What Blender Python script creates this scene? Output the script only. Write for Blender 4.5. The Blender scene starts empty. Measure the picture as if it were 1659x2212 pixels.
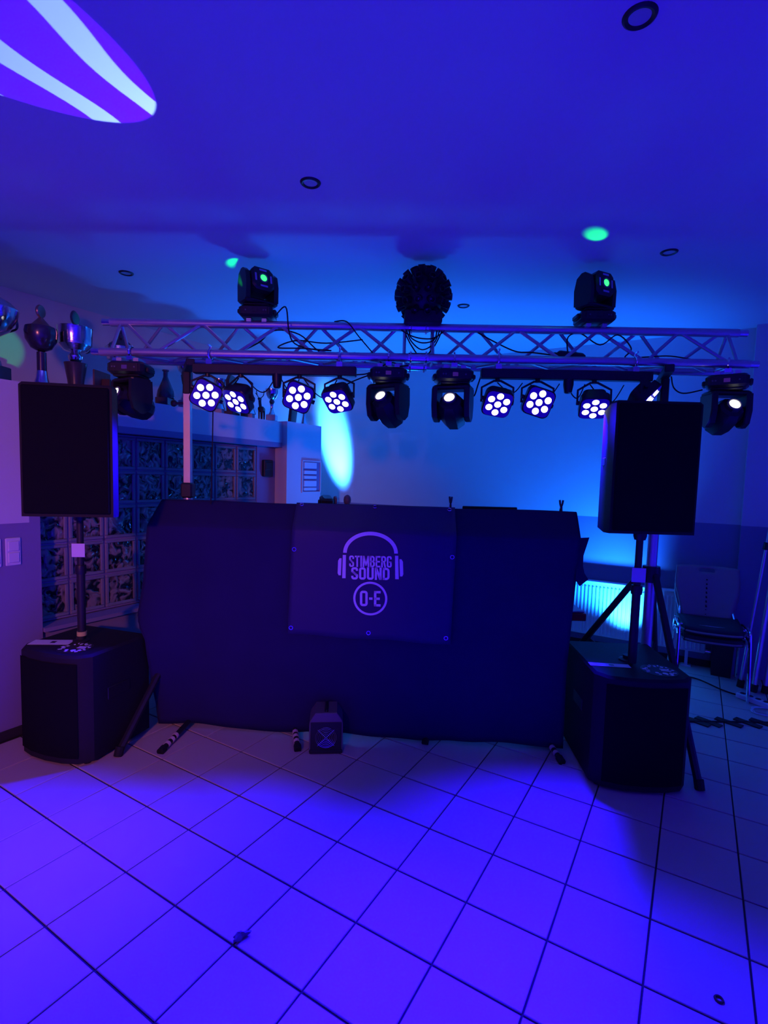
import bpy, math, random
from mathutils import Vector, Matrix
random.seed(7)
R = math.radians
PI = math.pi
scene = bpy.context.scene
COL = scene.collection

# ------------------------------------------------------------------ camera
cam_d = bpy.data.cameras.new('camera')
cam_d.sensor_fit = 'HORIZONTAL'; cam_d.sensor_width = 36.0
cam_d.lens = 1127.79 / 1659 * 36.0
cam_d.shift_x = (829.5 - 824.25) / 1659
cam_d.shift_y = (1119.23 - 1106.0) / 1659
cam_d.clip_start = 0.05
cam = bpy.data.objects.new('camera', cam_d); COL.objects.link(cam)
cam.matrix_world = Matrix.Translation((0, 0, 1.6165)) @ Matrix.Rotation(PI / 2 - 0.0776338, 4, 'X') @ Matrix.Rotation(0.0264505, 4, 'Z')
scene.camera = cam

# ------------------------------------------------------------------ world, view
scene.view_settings.view_transform = 'Standard'
scene.view_settings.look = 'None'
scene.view_settings.gamma = 1.0
scene.view_settings.use_curve_mapping = False
scene.view_settings.exposure = 0.0
scene.cycles.max_bounces = 7
scene.cycles.diffuse_bounces = 4
scene.cycles.glossy_bounces = 3
scene.cycles.transmission_bounces = 4
scene.cycles.caustics_reflective = False
scene.cycles.caustics_refractive = False
wd = bpy.data.worlds.new('world'); scene.world = wd; wd.use_nodes = True
wd.node_tree.nodes['Background'].inputs[0].default_value = (0.01, 0.008, 0.02, 1)
wd.node_tree.nodes['Background'].inputs[1].default_value = 0.0

# ------------------------------------------------------------------ the room frame (tile grid axes) and light strengths
YAW = -0.5425115
ROOM = Matrix.Translation((-1.77963, 2.46491, 0)) @ Matrix.Rotation(YAW, 4, 'Z')
def W(x, y, z=0.0):
    return ROOM @ Vector((x, y, z))
HC = 2.95           # ceiling height
YB = 4.25           # back wall
XL = -0.64          # front plane of left wall
WAIN = 1.29         # paint line

PAR_W = 900.0
UP_L, UP_R = 300.0, 500.0
ROOM_LAMP = 14.0

def light(kind, name, loc, energy, color, target=None, size=None, blend=0.3, radius=0.03):
    d = bpy.data.lights.new(name, kind)
    d.energy = energy; d.color = color
    d.shadow_soft_size = radius
    if kind == 'SPOT':
        d.spot_size = size; d.spot_blend = blend
    o = bpy.data.objects.new(name, d); COL.objects.link(o)
    o.location = loc
    if target is not None:
        o.rotation_euler = (Vector(target) - Vector(loc)).to_track_quat('-Z', 'Y').to_euler()
    return o

# warm lamps at the far end of the hall, behind the photographer
light('SPOT', 'hall_lamp', W(2.9, -3.9, 2.3), ROOM_LAMP * 26, (1.0, 0.25, 0.20), W(-.60, .75, .95), R(46), 1.0, .12)
light('POINT', 'hall_lamp', W(3.6, -4.2, 2.0), ROOM_LAMP * 0.09, (1.0, 0.30, 0.30), radius=0.15)

# ------------------------------------------------------------------ materials
MATS = {}
def mat(name, color, rough=0.6, metal=0.0, noise=0.0, nscale=8.0, bump=0.0, bscale=40.0, emit=None, estr=0.0, spec=0.5,
        trans=0.0, coat=0.0, alpha=None, objvar=0.0, ior=1.45):
    if name in MATS: return MATS[name]
    m = bpy.data.materials.new(name); m.use_nodes = True
    nt = m.node_tree; b = nt.nodes['Principled BSDF']
    c = (*color, 1.0)
    b.inputs['Base Color'].default_value = c
    b.inputs['Roughness'].default_value = rough
    b.inputs['Metallic'].default_value = metal
    b.inputs['Specular IOR Level'].default_value = spec
    b.inputs['Transmission Weight'].default_value = trans
    b.inputs['Coat Weight'].default_value = coat
    b.inputs['IOR'].default_value = ior
    tc = nt.nodes.new('ShaderNodeTexCoord')
    if noise or objvar:
        n = nt.nodes.new('ShaderNodeTexNoise'); n.inputs['Scale'].default_value = nscale
        n.inputs['Detail'].default_value = 4.0
        nt.links.new(tc.outputs['Object'], n.inputs['Vector'])
        r = nt.nodes.new('ShaderNodeMapRange')
        r.inputs['To Min'].default_value = 1.0 - noise; r.inputs['To Max'].default_value = 1.0 + noise
        nt.links.new(n.outputs['Fac'], r.inputs['Value'])
        val = r.outputs['Result']
        if objvar:
            oi = nt.nodes.new('ShaderNodeObjectInfo')
            r2 = nt.nodes.new('ShaderNodeMapRange')
            r2.inputs['To Min'].default_value = 1.0 - objvar; r2.inputs['To Max'].default_value = 1.0 + objvar
            nt.links.new(oi.outputs['Random'], r2.inputs['Value'])
            mu = nt.nodes.new('ShaderNodeMath'); mu.operation = 'MULTIPLY'
            nt.links.new(val, mu.inputs[0]); nt.links.new(r2.outputs['Result'], mu.inputs[1]); val = mu.outputs[0]
        vm = nt.nodes.new('ShaderNodeVectorMath'); vm.operation = 'SCALE'
        vm.inputs[0].default_value = color
        nt.links.new(val, vm.inputs['Scale'])
        nt.links.new(vm.outputs[0], b.inputs['Base Color'])
    if bump:
        n = nt.nodes.new('ShaderNodeTexNoise'); n.inputs['Scale'].default_value = bscale
        n.inputs['Detail'].default_value = 3.0
        nt.links.new(tc.outputs['Object'], n.inputs['Vector'])
        bp = nt.nodes.new('ShaderNodeBump'); bp.inputs['Strength'].default_value = bump
        bp.inputs['Distance'].default_value = 0.02
        nt.links.new(n.outputs['Fac'], bp.inputs['Height'])
        nt.links.new(bp.outputs['Normal'], b.inputs['Normal'])
    if emit:
        b.inputs['Emission Color'].default_value = (*emit, 1)
        b.inputs['Emission Strength'].default_value = estr
    MATS[name] = m
    return m

M_TILE = mat('beige_tile', (0.56, 0.47, 0.42), rough=0.42, noise=0.05, nscale=6, objvar=0.04, spec=0.3)
M_GROUT = mat('dark_grout', (0.035, 0.03, 0.035), rough=0.9)
M_WALL = mat('white_wall_paint', (0.66, 0.62, 0.62), rough=0.85, noise=0.03, nscale=3, bump=0.04, bscale=120)
M_WAIN = mat('grey_wall_paint', (0.25, 0.21, 0.36), rough=0.7, noise=0.04, nscale=3)
M_CEIL = mat('ceiling_paint', (0.70, 0.66, 0.68), rough=0.9, noise=0.02, nscale=1.5)
M_DARKTRIM = mat('dark_baseboard', (0.03, 0.025, 0.03), rough=0.6)
M_ALU = mat('raw_aluminium', (0.62, 0.60, 0.62), rough=0.38, metal=0.85, noise=0.08, nscale=20)
M_CHROME = mat('chrome', (0.8, 0.8, 0.82), rough=0.12, metal=1.0)
M_BLACKMETAL = mat('black_powder_coat', (0.018, 0.017, 0.02), rough=0.5, noise=0.1, nscale=30)
M_BLACKPLASTIC = mat('black_plastic', (0.016, 0.015, 0.018), rough=0.38)
M_GRILLE = mat('black_grille', (0.008, 0.008, 0.009), rough=0.9, spec=0.1, bump=0.3, bscale=400)
M_CABINET = mat('black_cabinet', (0.015, 0.014, 0.016), rough=0.62, bump=0.15, bscale=300, spec=0.3)
M_CLOTH = mat('black_stage_cloth', (0.022, 0.016, 0.075), rough=0.95, spec=0.05, noise=0.15, nscale=4)
M_VINYL = mat('black_vinyl', (0.032, 0.022, 0.10), rough=0.55, spec=0.3, noise=0.06, nscale=3)
M_PRINT = mat('white_print', (0.85, 0.82, 0.86), rough=0.6)
M_CARD = mat('white_card', (0.78, 0.74, 0.78), rough=0.7)
M_TAPE = mat('white_tape', (0.75, 0.6, 0.5), rough=0.6)
M_RUBBER = mat('black_rubber', (0.012, 0.012, 0.013), rough=0.8)
M_LENSOFF = mat('dark_glass', (0.02, 0.02, 0.025), rough=0.08, spec=0.8, coat=0.5)
M_SILVER = mat('silver_plate', (0.72, 0.72, 0.74), rough=0.16, metal=1.0, noise=0.1, nscale=25, bump=0.05, bscale=60)
M_GOLDISH = mat('bronze_plate', (0.35, 0.22, 0.17), rough=0.3, metal=0.8, noise=0.2, nscale=20)
M_PEWTER = mat('dark_pewter', (0.10, 0.09, 0.11), rough=0.22, metal=0.7, noise=0.15, nscale=15)
M_MARBLE = mat('dark_stone', (0.05, 0.045, 0.05), rough=0.3, noise=0.3, nscale=20)
M_WHITESTONE = mat('pale_stone', (0.45, 0.43, 0.45), rough=0.5, noise=0.15, nscale=15)
M_WOODDARK = mat('dark_wood', (0.07, 0.035, 0.025), rough=0.5, noise=0.3, nscale=12)
M_BOARD = mat('brown_picture', (0.13, 0.06, 0.05), rough=0.6, noise=0.6, nscale=22)
M_REDEDGE = mat('red_table_edge', (0.35, 0.03, 0.03), rough=0.5, noise=0.1)
M_TABLETOP = mat('grey_table_top', (0.4, 0.36, 0.4), rough=0.5, noise=0.05)
M_PADBLUE = mat('dark_upholstery', (0.03, 0.03, 0.05), rough=0.9, noise=0.2, nscale=60)
M_SHELL = mat('grey_seat_shell', (0.34, 0.27, 0.25), rough=0.5, noise=0.05)
M_ENAMEL = mat('white_enamel', (0.75, 0.74, 0.76), rough=0.35)
M_WHITEPL = mat('white_plastic', (0.72, 0.70, 0.72), rough=0.4)
M_YELLOW = mat('yellow_tape', (0.62, 0.60, 0.18), rough=0.6)
M_FOG = mat('grey_machine_shell', (0.13, 0.12, 0.135), rough=0.45, noise=0.08, nscale=30)
M_DISPLAY = mat('purple_display', (0.05, 0.02, 0.08), rough=0.3, emit=(0.22, 0.05, 0.75), estr=0.13)
M_LED = mat('blue_white_led', (0.8, 0.8, 0.9), rough=0.3, emit=(0.72, 0.70, 1.0), estr=5.0)
M_LEDRING = mat('led_glow_ring', (0.05, 0.02, 0.4), rough=0.3, emit=(0.03, 0.0, 1.0), estr=0.9)  # blue edge glow of the LEDs, put into the bezel as emission
M_LENSGLOW = mat('painted_lens_glow', (0.02, 0.01, 0.05), rough=0.3, emit=(0.012, 0.0, 1.0), estr=0.30)  # scattered lens light on the housing front, painted as blue emission
M_BEAM = mat('warm_white_beam_lens', (0.9, 0.9, 0.8), rough=0.2, emit=(1.0, 1.0, 0.82), estr=4.0)
M_GREENLENS = mat('green_lens', (0.1, 0.8, 0.2), rough=0.2, emit=(0.03, 1.0, 0.12), estr=2.2)
M_STRIP = mat('frosted_strip', (0.5, 0.4, 0.62), rough=0.4)
M_GOLDDISC = mat('downlight_glass', (0.5, 0.46, 0.5), rough=0.3)
for m_ in (M_LED, M_LENSGLOW, M_LEDRING, M_BEAM, M_GREENLENS, M_DISPLAY):
    m_.cycles.emission_sampling = 'NONE'

def glass_block_mat():
    m = bpy.data.materials.new('wavy_glass_block'); m.use_nodes = True
    nt = m.node_tree; b = nt.nodes['Principled BSDF']
    b.inputs['Roughness'].default_value = 0.06
    b.inputs['Base Color'].default_value = (0.30, 0.31, 0.34, 1)
    b.inputs['Transmission Weight'].default_value = 0.35
    b.inputs['Specular IOR Level'].default_value = 0.9
    tc = nt.nodes.new('ShaderNodeTexCoord'); oi = nt.nodes.new('ShaderNodeObjectInfo')
    ad = nt.nodes.new('ShaderNodeVectorMath'); ad.operation = 'MULTIPLY_ADD'
    ad.inputs[1].default_value = (1, 1, 1)
    nt.links.new(tc.outputs['Object'], ad.inputs[0])
    sc_ = nt.nodes.new('ShaderNodeVectorMath'); sc_.operation = 'SCALE'; sc_.inputs[0].default_value = (37, 91, 53)
    nt.links.new(oi.outputs['Random'], sc_.inputs['Scale']); nt.links.new(sc_.outputs[0], ad.inputs[2])
    n = nt.nodes.new('ShaderNodeTexNoise'); n.inputs['Scale'].default_value = 16; n.inputs['Detail'].default_value = 1.5
    n.inputs['Distortion'].default_value = 1.2
    nt.links.new(ad.outputs[0], n.inputs['Vector'])
    cr = nt.nodes.new('ShaderNodeValToRGB')
    cr.color_ramp.elements[0].position = 0.42; cr.color_ramp.elements[0].color = (0.015, 0.015, 0.03, 1)
    cr.color_ramp.elements[1].position = 0.60; cr.color_ramp.elements[1].color = (0.42, 0.36, 0.34, 1)
    nt.links.new(n.outputs['Fac'], cr.inputs[0]); nt.links.new(cr.outputs[0], b.inputs['Base Color'])
    bp = nt.nodes.new('ShaderNodeBump'); bp.inputs['Strength'].default_value = 0.9; bp.inputs['Distance'].default_value = 0.02
    nt.links.new(n.outputs['Fac'], bp.inputs['Height']); nt.links.new(bp.outputs['Normal'], b.inputs['Normal'])
    return m
M_GBLOCK = glass_block_mat()
M_GFRAME = mat('glass_block_rim', (0.22, 0.22, 0.26), rough=0.35, noise=0.2, nscale=10)

# ------------------------------------------------------------------ mesh builder
def rotm(rx=0, ry=0, rz=0):
    return Matrix.Rotation(rz, 4, 'Z') @ Matrix.Rotation(ry, 4, 'Y') @ Matrix.Rotation(rx, 4, 'X')
def frame(d, up=(0, 0, 1)):
    """matrix whose -Y axis points along d (things face -Y when unrotated)"""
    y = -Vector(d).normalized(); z = Vector(up)
    x = y.cross(z)
    if x.length < 1e-4: x = Vector((1, 0, 0))
    x.normalize(); z = x.cross(y)
    return Matrix((x, y, z)).transposed().to_4x4()

class MB:
    def __init__(s): s.v = []; s.f = []; s.mi = []; s.m = 0
    def add(s, vs, fs, M=None):
        o = len(s.v)
        s.v += [(M @ Vector(v)) if M is not None else Vector(v) for v in vs]
        s.f += [[i + o for i in f] for f in fs]; s.mi += [s.m] * len(fs)
        return s
    def box(s, c, size, M=None, taper=None):
        x, y, z = [a / 2 for a in size]
        vs = [(sx * x, sy * y, sz * z) for sz in (-1, 1) for sy in (-1, 1) for sx in (-1, 1)]
        if taper: vs = [(a * (taper if k < 4 else 1), b * (taper if k < 4 else 1), q) for k, (a, b, q) in enumerate(vs)]
        T = Matrix.Translation(c)
        if M is not None: T = T @ M
        return s.add(vs, [(0, 2, 3, 1), (4, 5, 7, 6), (0, 1, 5, 4), (2, 6, 7, 3), (0, 4, 6, 2), (1, 3, 7, 5)], T)
    def bevbox(s, c, size, b=0.01, M=None):
        hx, hy, hz = [a / 2 for a in size]
        b = min(b, hx * .9, hy * .9, hz * .9)
        prof = [(hx - b, hy), (-(hx - b), hy), (-hx, hy - b), (-hx, -(hy - b)), (-(hx - b), -hy), (hx - b, -hy), (hx, -(hy - b)), (hx, hy - b)]
        inn = [(a * (hx - b) / hx, q * (hy - b) / hy) for a, q in prof]
        vs = [(a, q, -hz) for a, q in inn] + [(a, q, -hz + b) for a, q in prof] + [(a, q, hz - b) for a, q in prof] + [(a, q, hz) for a, q in inn]
        fs = [tuple(reversed(range(8))), tuple(range(24, 32))]
        for L in range(3):
            for k in range(8):
                a = L * 8 + k; e = L * 8 + (k + 1) % 8
                fs.append((a, e, e + 8, a + 8))
        T = Matrix.Translation(c)
        if M is not None: T = T @ M
        return s.add(vs, fs, T)
    def cyl(s, p0, p1, r0, r1=None, n=12, cap=True):
        p0 = Vector(p0); p1 = Vector(p1); r1 = r0 if r1 is None else r1
        d = (p1 - p0).normalized(); a = d.orthogonal().normalized(); b = d.cross(a)
        vs = []
        for p, r in ((p0, r0), (p1, r1)):
            for k in range(n):
                t = 2 * PI * k / n; vs.append(p + a * (r * math.cos(t)) + b * (r * math.sin(t)))
        fs = [(k, (k + 1) % n, n + (k + 1) % n, n + k) for k in range(n)]
        if cap: fs += [tuple(reversed(range(n))), tuple(range(n, 2 * n))]
        return s.add(vs, fs)
    def lathe(s, prof, M=None, n=20, sq=None):
        """prof: (r, z) up the axis"""
        vs = []; fs = []
        for r, z in prof:
            for k in range(n):
                t = 2 * PI * k / n; vs.append((r * math.cos(t), r * math.sin(t), z))
        for L in range(len(prof) - 1):
            for k in range(n):
                a = L * n + k; e = L * n + (k + 1) % n
                fs.append((a, e, e + n, a + n))
        if prof[0][0] > 1e-5: fs.append(tuple(reversed(range(n))))
        if prof[-1][0] > 1e-5: fs.append(tuple(range((len(prof) - 1) * n, len(prof) * n)))
        return s.add(vs, fs, M)
    def prism(s, poly, h, M=None, b=0.0):
        """poly in XY ccw, extruded 0..h in Z; b bevels the top edge"""
        n = len(poly)
        cx = sum(p[0] for p in poly) / n; cy = sum(p[1] for p in poly) / n
        vs = [(x, y, 0) for x, y in poly]
        if b:
            vs += [(x, y, h - b) for x, y in poly]
            vs += [(cx + (x - cx) * (1 - b / max(1e-6, math.hypot(x - cx, y - cy))), cy + (y - cy) * (1 - b / max(1e-6, math.hypot(x - cx, y - cy))), h) for x, y in poly]
            L = 3
        else:
            vs += [(x, y, h) for x, y in poly]; L = 2
        fs = [tuple(reversed(range(n))), tuple(range((L - 1) * n, L * n))]
        for q in range(L - 1):
            for k in range(n):
                a = q * n + k; e = q * n + (k + 1) % n
                fs.append((a, e, e + n, a + n))
        return s.add(vs, fs, M)
    def tube(s, pts, r, n=8, smooth=True):
        P = [Vector(p) for p in pts]
        if smooth and len(P) > 2:
            Q = []
            for i in range(len(P) - 1):
                p0 = P[max(i - 1, 0)]; p1 = P[i]; p2 = P[i + 1]; p3 = P[min(i + 2, len(P) - 1)]
                for k in range(6):
                    t = k / 6
                    Q.append(0.5 * ((2 * p1) + (p2 - p0) * t + (2 * p0 - 5 * p1 + 4 * p2 - p3) * t * t + (3 * p1 - p0 - 3 * p2 + p3) * t ** 3))
            Q.append(P[-1]); P = Q
        a = None; vs = []
        for i, p in enumerate(P):
            d = (P[min(i + 1, len(P) - 1)] - P[max(i - 1, 0)])
            d = d.normalized() if d.length > 1e-9 else Vector((0, 0, 1))
            a = (a - d * a.dot(d)) if a is not None else d.orthogonal()
            if a.length < 1e-6: a = d.orthogonal()
            a.normalize(); b = d.cross(a)
            for k in range(n):
                t = 2 * PI * k / n; vs.append(p + a * (r * math.cos(t)) + b * (r * math.sin(t)))
        fs = []
        for i in range(len(P) - 1):
            for k in range(n):
                x = i * n + k; e = i * n + (k + 1) % n
                fs.append((x, e, e + n, x + n))
        fs += [tuple(reversed(range(n))), tuple(range((len(P) - 1) * n, len(P) * n))]
        return s.add(vs, fs)
    def torus(s, c, R_, r, M=None, n=24, m=8):
        vs = []; fs = []
        for i in range(n):
            t = 2 * PI * i / n
            for k in range(m):
                u = 2 * PI * k / m
                vs.append(((R_ + r * math.cos(u)) * math.cos(t), (R_ + r * math.cos(u)) * math.sin(t), r * math.sin(u)))
        for i in range(n):
            for k in range(m):
                fs.append((i * m + k, ((i + 1) % n) * m + k, ((i + 1) % n) * m + (k + 1) % m, i * m + (k + 1) % m))
        T = Matrix.Translation(c)
        if M is not None: T = T @ M
        return s.add(vs, fs, T)
    def grid(s, fn, nu, nv, thick=None):
        vs = [fn(i / nu, j / nv) for j in range(nv + 1) for i in range(nu + 1)]
        fs = [(j * (nu + 1) + i, j * (nu + 1) + i + 1, (j + 1) * (nu + 1) + i + 1, (j + 1) * (nu + 1) + i) for j in range(nv) for i in range(nu)]
        return s.add(vs, fs)
    def mesh(s, name, mats, smooth=35):
        me = bpy.data.meshes.new(name)
        me.from_pydata([tuple(v) for v in s.v], [], s.f)
        for m in (mats if isinstance(mats, (list, tuple)) else [mats]): me.materials.append(m)
        if isinstance(mats, (list, tuple)): me.polygons.foreach_set('material_index', s.mi)
        me.validate(); me.update()
        if smooth:
            me.polygons.foreach_set('use_smooth', [True] * len(me.polygons))
            me.set_sharp_from_angle(angle=R(smooth))
        return me
    def build(s, name, mats, parent=None, M=None, smooth=35):
        return put(name, s.mesh(name, mats, smooth), parent, M)

def put(name, me, parent=None, M=None):
    o = bpy.data.objects.new(name, me); COL.objects.link(o)
    if parent is not None: o.parent = parent
    if M is not None: o.matrix_local = M
    return o
def tag(o, label=None, cat=None, group=None, kind=None):
    if label: o['label'] = label
    if cat: o['category'] = cat
    if group: o['group'] = group
    if kind: o['kind'] = kind
    return o
def thing(name, label, cat, M=None, group=None):
    o = bpy.data.objects.new(name, None); COL.objects.link(o)
    o.empty_display_size = 0.1
    if M is not None: o.matrix_world = M
    return tag(o, label, cat, group)
def T(x, y, z=0.0): return Matrix.Translation((x, y, z))
def copy_tree(o, parent=None):
    c = o.copy(); COL.objects.link(c)
    if parent is not None: c.parent = parent
    for ch in list(o.children): copy_tree(ch, c)
    return c

# ================================================================== SETTING
TP = 0.305
floor = tag(MB().box((2.28, -0.1, -0.06), (6.2, 9.6, 0.108)).build('floor', M_GROUT, None, ROOM), kind='structure')
tile_me = MB()
hx, hy, b = 0.1490, 0.1478, 0.002
vs = [(-hx, -hy, -.009), (hx, -hy, -.009), (hx, hy, -.009), (-hx, hy, -.009), (-hx, -hy, -b), (hx, -hy, -b), (hx, hy, -b), (-hx, hy, -b),
      (-hx + b, -hy + b, 0), (hx - b, -hy + b, 0), (hx - b, hy - b, 0), (-hx + b, hy - b, 0)]
fs = [(8, 9, 10, 11)] + [(k + L, (k + 1) % 4 + L, (k + 1) % 4 + 4 + L, k + 4 + L) for L in (0, 4) for k in range(4)]
tile_me.add(vs, fs)
TILE = tile_me.mesh('tile', M_TILE, 0)
camW = ROOM.inverted() @ Vector((0, 0, 1.6165))
rest = MB()
for i in range(-3, 17):
    for j in range(-15, 14):
        x = (i + .5) * TP; y = (j + .5) * TP
        if x < XL - 0.05 and y < 3.0: continue
        p = ROOM @ Vector((x, y, 0))
        near = p.y > 1.1 and abs(p.x) < 0.85 * p.y + 0.35
        if near:
            put('tile', TILE, floor, T(x, y, 0))
        else:
            rest.add(vs, fs, T(x, y, 0))
tag(rest.build('tile_field', M_TILE, floor, smooth=0), kind='stuff')

tag(MB().box((2.28, -0.1, HC + .05), (8.2, 9.8, 0.1)).build('ceiling', M_CEIL, None, ROOM), kind='structure')

def wallbox(mb, x0, x1, y0, y1, z0, z1, m=0):
    mb.m = m
    mb.box(((x0 + x1) / 2, (y0 + y1) / 2, (z0 + z1) / 2), (x1 - x0, y1 - y0, z1 - z0))
wb = MB()
wallbox(wb, -1.8, 3.13, YB, YB + .15, WAIN, HC, 0); wallbox(wb, -1.8, 3.13, YB, YB + .15, 0, WAIN, 1)
wallbox(wb, 3.13, 5.4, YB - .1, YB + .15, WAIN, HC, 0); wallbox(wb, 3.13, 5.4, YB - .1, YB + .15, 0, WAIN, 1)
tag(wb.build('wall_back', [M_WALL, M_WAIN], None, ROOM, 0), kind='structure')
wl = MB()
wallbox(wl, -1.8, XL, -4.6, .395, WAIN, 2.12, 0); wallbox(wl, -1.8, XL, .395, .456, WAIN, 1.9, 1)
wallbox(wl, -1.8, XL, -4.6, .456, 0, WAIN, 1)
wallbox(wl, -1.8, XL - .02, .456, 2.65, 0, .60, 1)
wallbox(wl, -1.8, -.75, 2.405, 2.65, .60, 1.9, 1)
wallbox(wl, -1.8, -.66, .395, 2.65, 1.925, 2.12, 0); wallbox(wl, -1.8, -.66, .456, 2.65, 1.88, 1.925, 1)
wallbox(wl, -1.8, -.6, 2.65, 3.18, WAIN, 2.13, 0); wallbox(wl, -1.8, -.6, 2.65, 3.18, 0, WAIN, 1)
wallbox(wl, -1.85, -1.69, -4.6, YB, 2.12, HC, 0); wallbox(wl, -1.85, -1.69, 3.18, YB, 0, 2.12, 0)
wall_left = tag(wl.build('wall_left', [M_WALL, M_WAIN], None, ROOM, 0), kind='structure')
wr = MB(); wallbox(wr, 5.4, 5.5, -4.9, YB + .15, 0, HC)
tag(wr.build('wall_right', M_WALL, None, ROOM, 0), kind='structure')
wf = MB(); wallbox(wf, -1.85, 5.4, -4.9, -4.75, 0, HC)
tag(wf.build('wall_front', M_WALL, None, ROOM, 0), kind='structure')
bl = MB(); wallbox(bl, XL, XL + .012, -4.6, .456, 0, .055)
tag(bl.build('baseboard_left', M_DARKTRIM, None, ROOM, 0), kind='structure')
bl = MB(); wallbox(bl, -1.69, 3.13, YB - .012, YB, 0, .06)
tag(bl.build('baseboard_back', M_DARKTRIM, None, ROOM, 0), kind='structure')

# glass block window: 8 columns x 5 rows
win = bpy.data.objects.new('window_1', None); COL.objects.link(win); win.matrix_world = ROOM
tag(win, 'wavy glass block window in the grey wall behind the loudspeaker', kind='structure')
P_ = 0.245; y0 = 0.436; z0 = 0.640
bk = MB(); wallbox(bk, -.90, -.875, y0 - .02, 2.42, .6, 1.88)
bk.build('backing', M_WOODDARK, win, smooth=0)
g = .0065; e = P_ / 2
rim = MB(); pane = MB()
def blockpane(mb, h, x):
    n = 6
    def fn(u, v):
        yy = (u - .5) * 2 * h; zz = (v - .5) * 2 * h
        return (x + .004 * (1 - max(abs(u - .5), abs(v - .5)) * 2) ** .5, yy, zz)
    mb.grid(fn, n, n)
blockpane(pane, e - .027, 0.0)
PANE = pane.mesh('pane', M_GBLOCK, 60)
for (cy, cz, sy, sz) in ((0, e - .017, 2 * e - g * 2, .022), (0, -e + .017, 2 * e - g * 2, .022), (e - .017, 0, .022, 2 * e - .056), (-e + .017, 0, .022, 2 * e - .056)):
    rim.bevbox((-.04, cy, cz), (.09, sy, sz), .004)
RIM = rim.mesh('rim', M_GFRAME, 30)
mortar = MB()
for r in range(6): mortar.box((-.80, (y0 + 2.405) / 2, z0 + r * P_), (.085, 2.405 - y0, 2 * g + .004))
for c in range(9): mortar.box((-.80, min(y0 + c * P_, 2.40), z0 + 2.5 * P_), (.085, 2 * g + .004, 5 * P_))
mortar.build('mortar', M_WAIN, win, smooth=0)
for c in range(8):
    for r in range(5):
        bo = put('glass_block', RIM, win, T(-.752, y0 + (c + .5) * P_, z0 + (r + .5) * P_))
        put('pane', PANE, bo, T(-.008, 0, 0))
sl = MB(); wallbox(sl, -.78, XL + .02, .46, 2.64, .60, .625)
sl.build('sill', M_WAIN, win, smooth=0)

# recessed ceiling downlights
dl_names = ['black ringed ceiling downlight nearest the camera, high above the loudspeakers', 'ceiling downlight above the middle of the booth, nearer than the truss',
            'ceiling downlight above the row of cups', 'ceiling downlight above the end of the truss by the wall corner', 'ceiling downlight just behind the black ball light']
for (x, y), lb in zip(((.70, 1.60), (-.365, 2.495), (-1.77, 3.645), (1.61, 3.11), (.586, 4.13)), dl_names):
    t = thing('ceiling_downlight', lb, 'downlight', T(x, y, HC), 'recessed ceiling downlights')
    MB().lathe([(.030, -.001), (.033, -.006), (.040, -.008), (.046, -.004), (.048, 0), (.030, -.0005)], n=28).build('ring', M_BLACKPLASTIC, t)
    MB().lathe([(0.0001, -.002), (.031, -.002), (.031, 0.0)], n=24).build('lamp_glass', M_GOLDDISC, t)

# light switches on the left wall
for y, lb in ((.302, 'white double rocker light switch on the grey wall by the subwoofer'), (.20, 'white light switch cut off by the picture edge')):
    t = thing('light_switch', lb, 'light switch', ROOM @ T(XL, y, 1.123), 'light switches on the wall')
    MB().bevbox((.005, 0, 0), (.01, .082, .165), .006).build('plate', M_WHITEPL, t)
    MB().bevbox((.012, 0, .034), (.008, .058, .060), .003).build('rocker', M_WHITEPL, t)
    MB().bevbox((.012, 0, -.034), (.008, .058, .060), .003).build('rocker', M_WHITEPL, t)
t = thing('wall_box', 'small black box hung on the dark wall beside the glass blocks', 'wall box', ROOM @ T(-.75, 2.525, 1.675))
MB().bevbox((.02, 0, 0), (.04, .12, .16), .006).build('case', M_BLACKPLASTIC, t)
MB().bevbox((.042, 0, .02), (.006, .09, .07), .003).build('cover', M_BLACKMETAL, t)
t = thing('wall_niche', 'framed recess with white fuse strips in the lit pier by the corner', 'fuse box', ROOM @ T(-.6, 3.02, 1.605))
fr = MB()
for (cy, cz, sy, sz) in ((0, .158, .30, .012), (0, -.158, .30, .012), (.145, 0, .012, .31), (-.145, 0, .012, .31)): fr.box((.006, cy, cz), (.014, sy, sz))
fr.build('frame', M_WALL, t, smooth=0)
MB().box((.001, 0, 0), (.004, .28, .30)).build('back_panel', M_WAIN, t, smooth=0)
for dz, hh in ((.115, .06), (.045, .035), (-.005, .03), (-.07, .06), (-.125, .03)):
    MB().bevbox((.007, -.02, dz), (.012, .20, hh), .003).build('strip', M_WHITEPL, t)

# ================================================================== RADIATOR, back corner
rad = thing('radiator', 'white ribbed panel radiator under the back wall lit by a cyan glow', 'radiator', ROOM @ T(1.30, YB - .10, .13))
RL = 1.64; RH = .54
MB().bevbox((RL / 2, .03, RH / 2), (RL, .04, RH - .02), .006).build('panel', M_ENAMEL, rad)
ribm = MB(); ribm.bevbox((0, 0, 0), (.020, .016, RH - .075), .007); RIB = ribm.mesh('rib', M_ENAMEL)
for k in range(int(RL / .0335)):
    put('rib', RIB, rad, T(.02 + k * .0335, .006, RH / 2 - .012))
MB().bevbox((RL / 2, .03, RH - .005), (RL, .075, .02), .006).build('top_cover', M_ENAMEL, rad)
for x in (.2, RL - .14):
    f_ = MB(); f_.box((x, .03, -.06), (.025, .03, .14)); f_.box((x, .03, -.123), (.08, .06, .012)); f_.build('foot', M_ENAMEL, rad)
MB().cyl((RL, .03, .03), (RL + .05, .03, .03), .018).build('valve', M_CHROME, rad)

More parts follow.
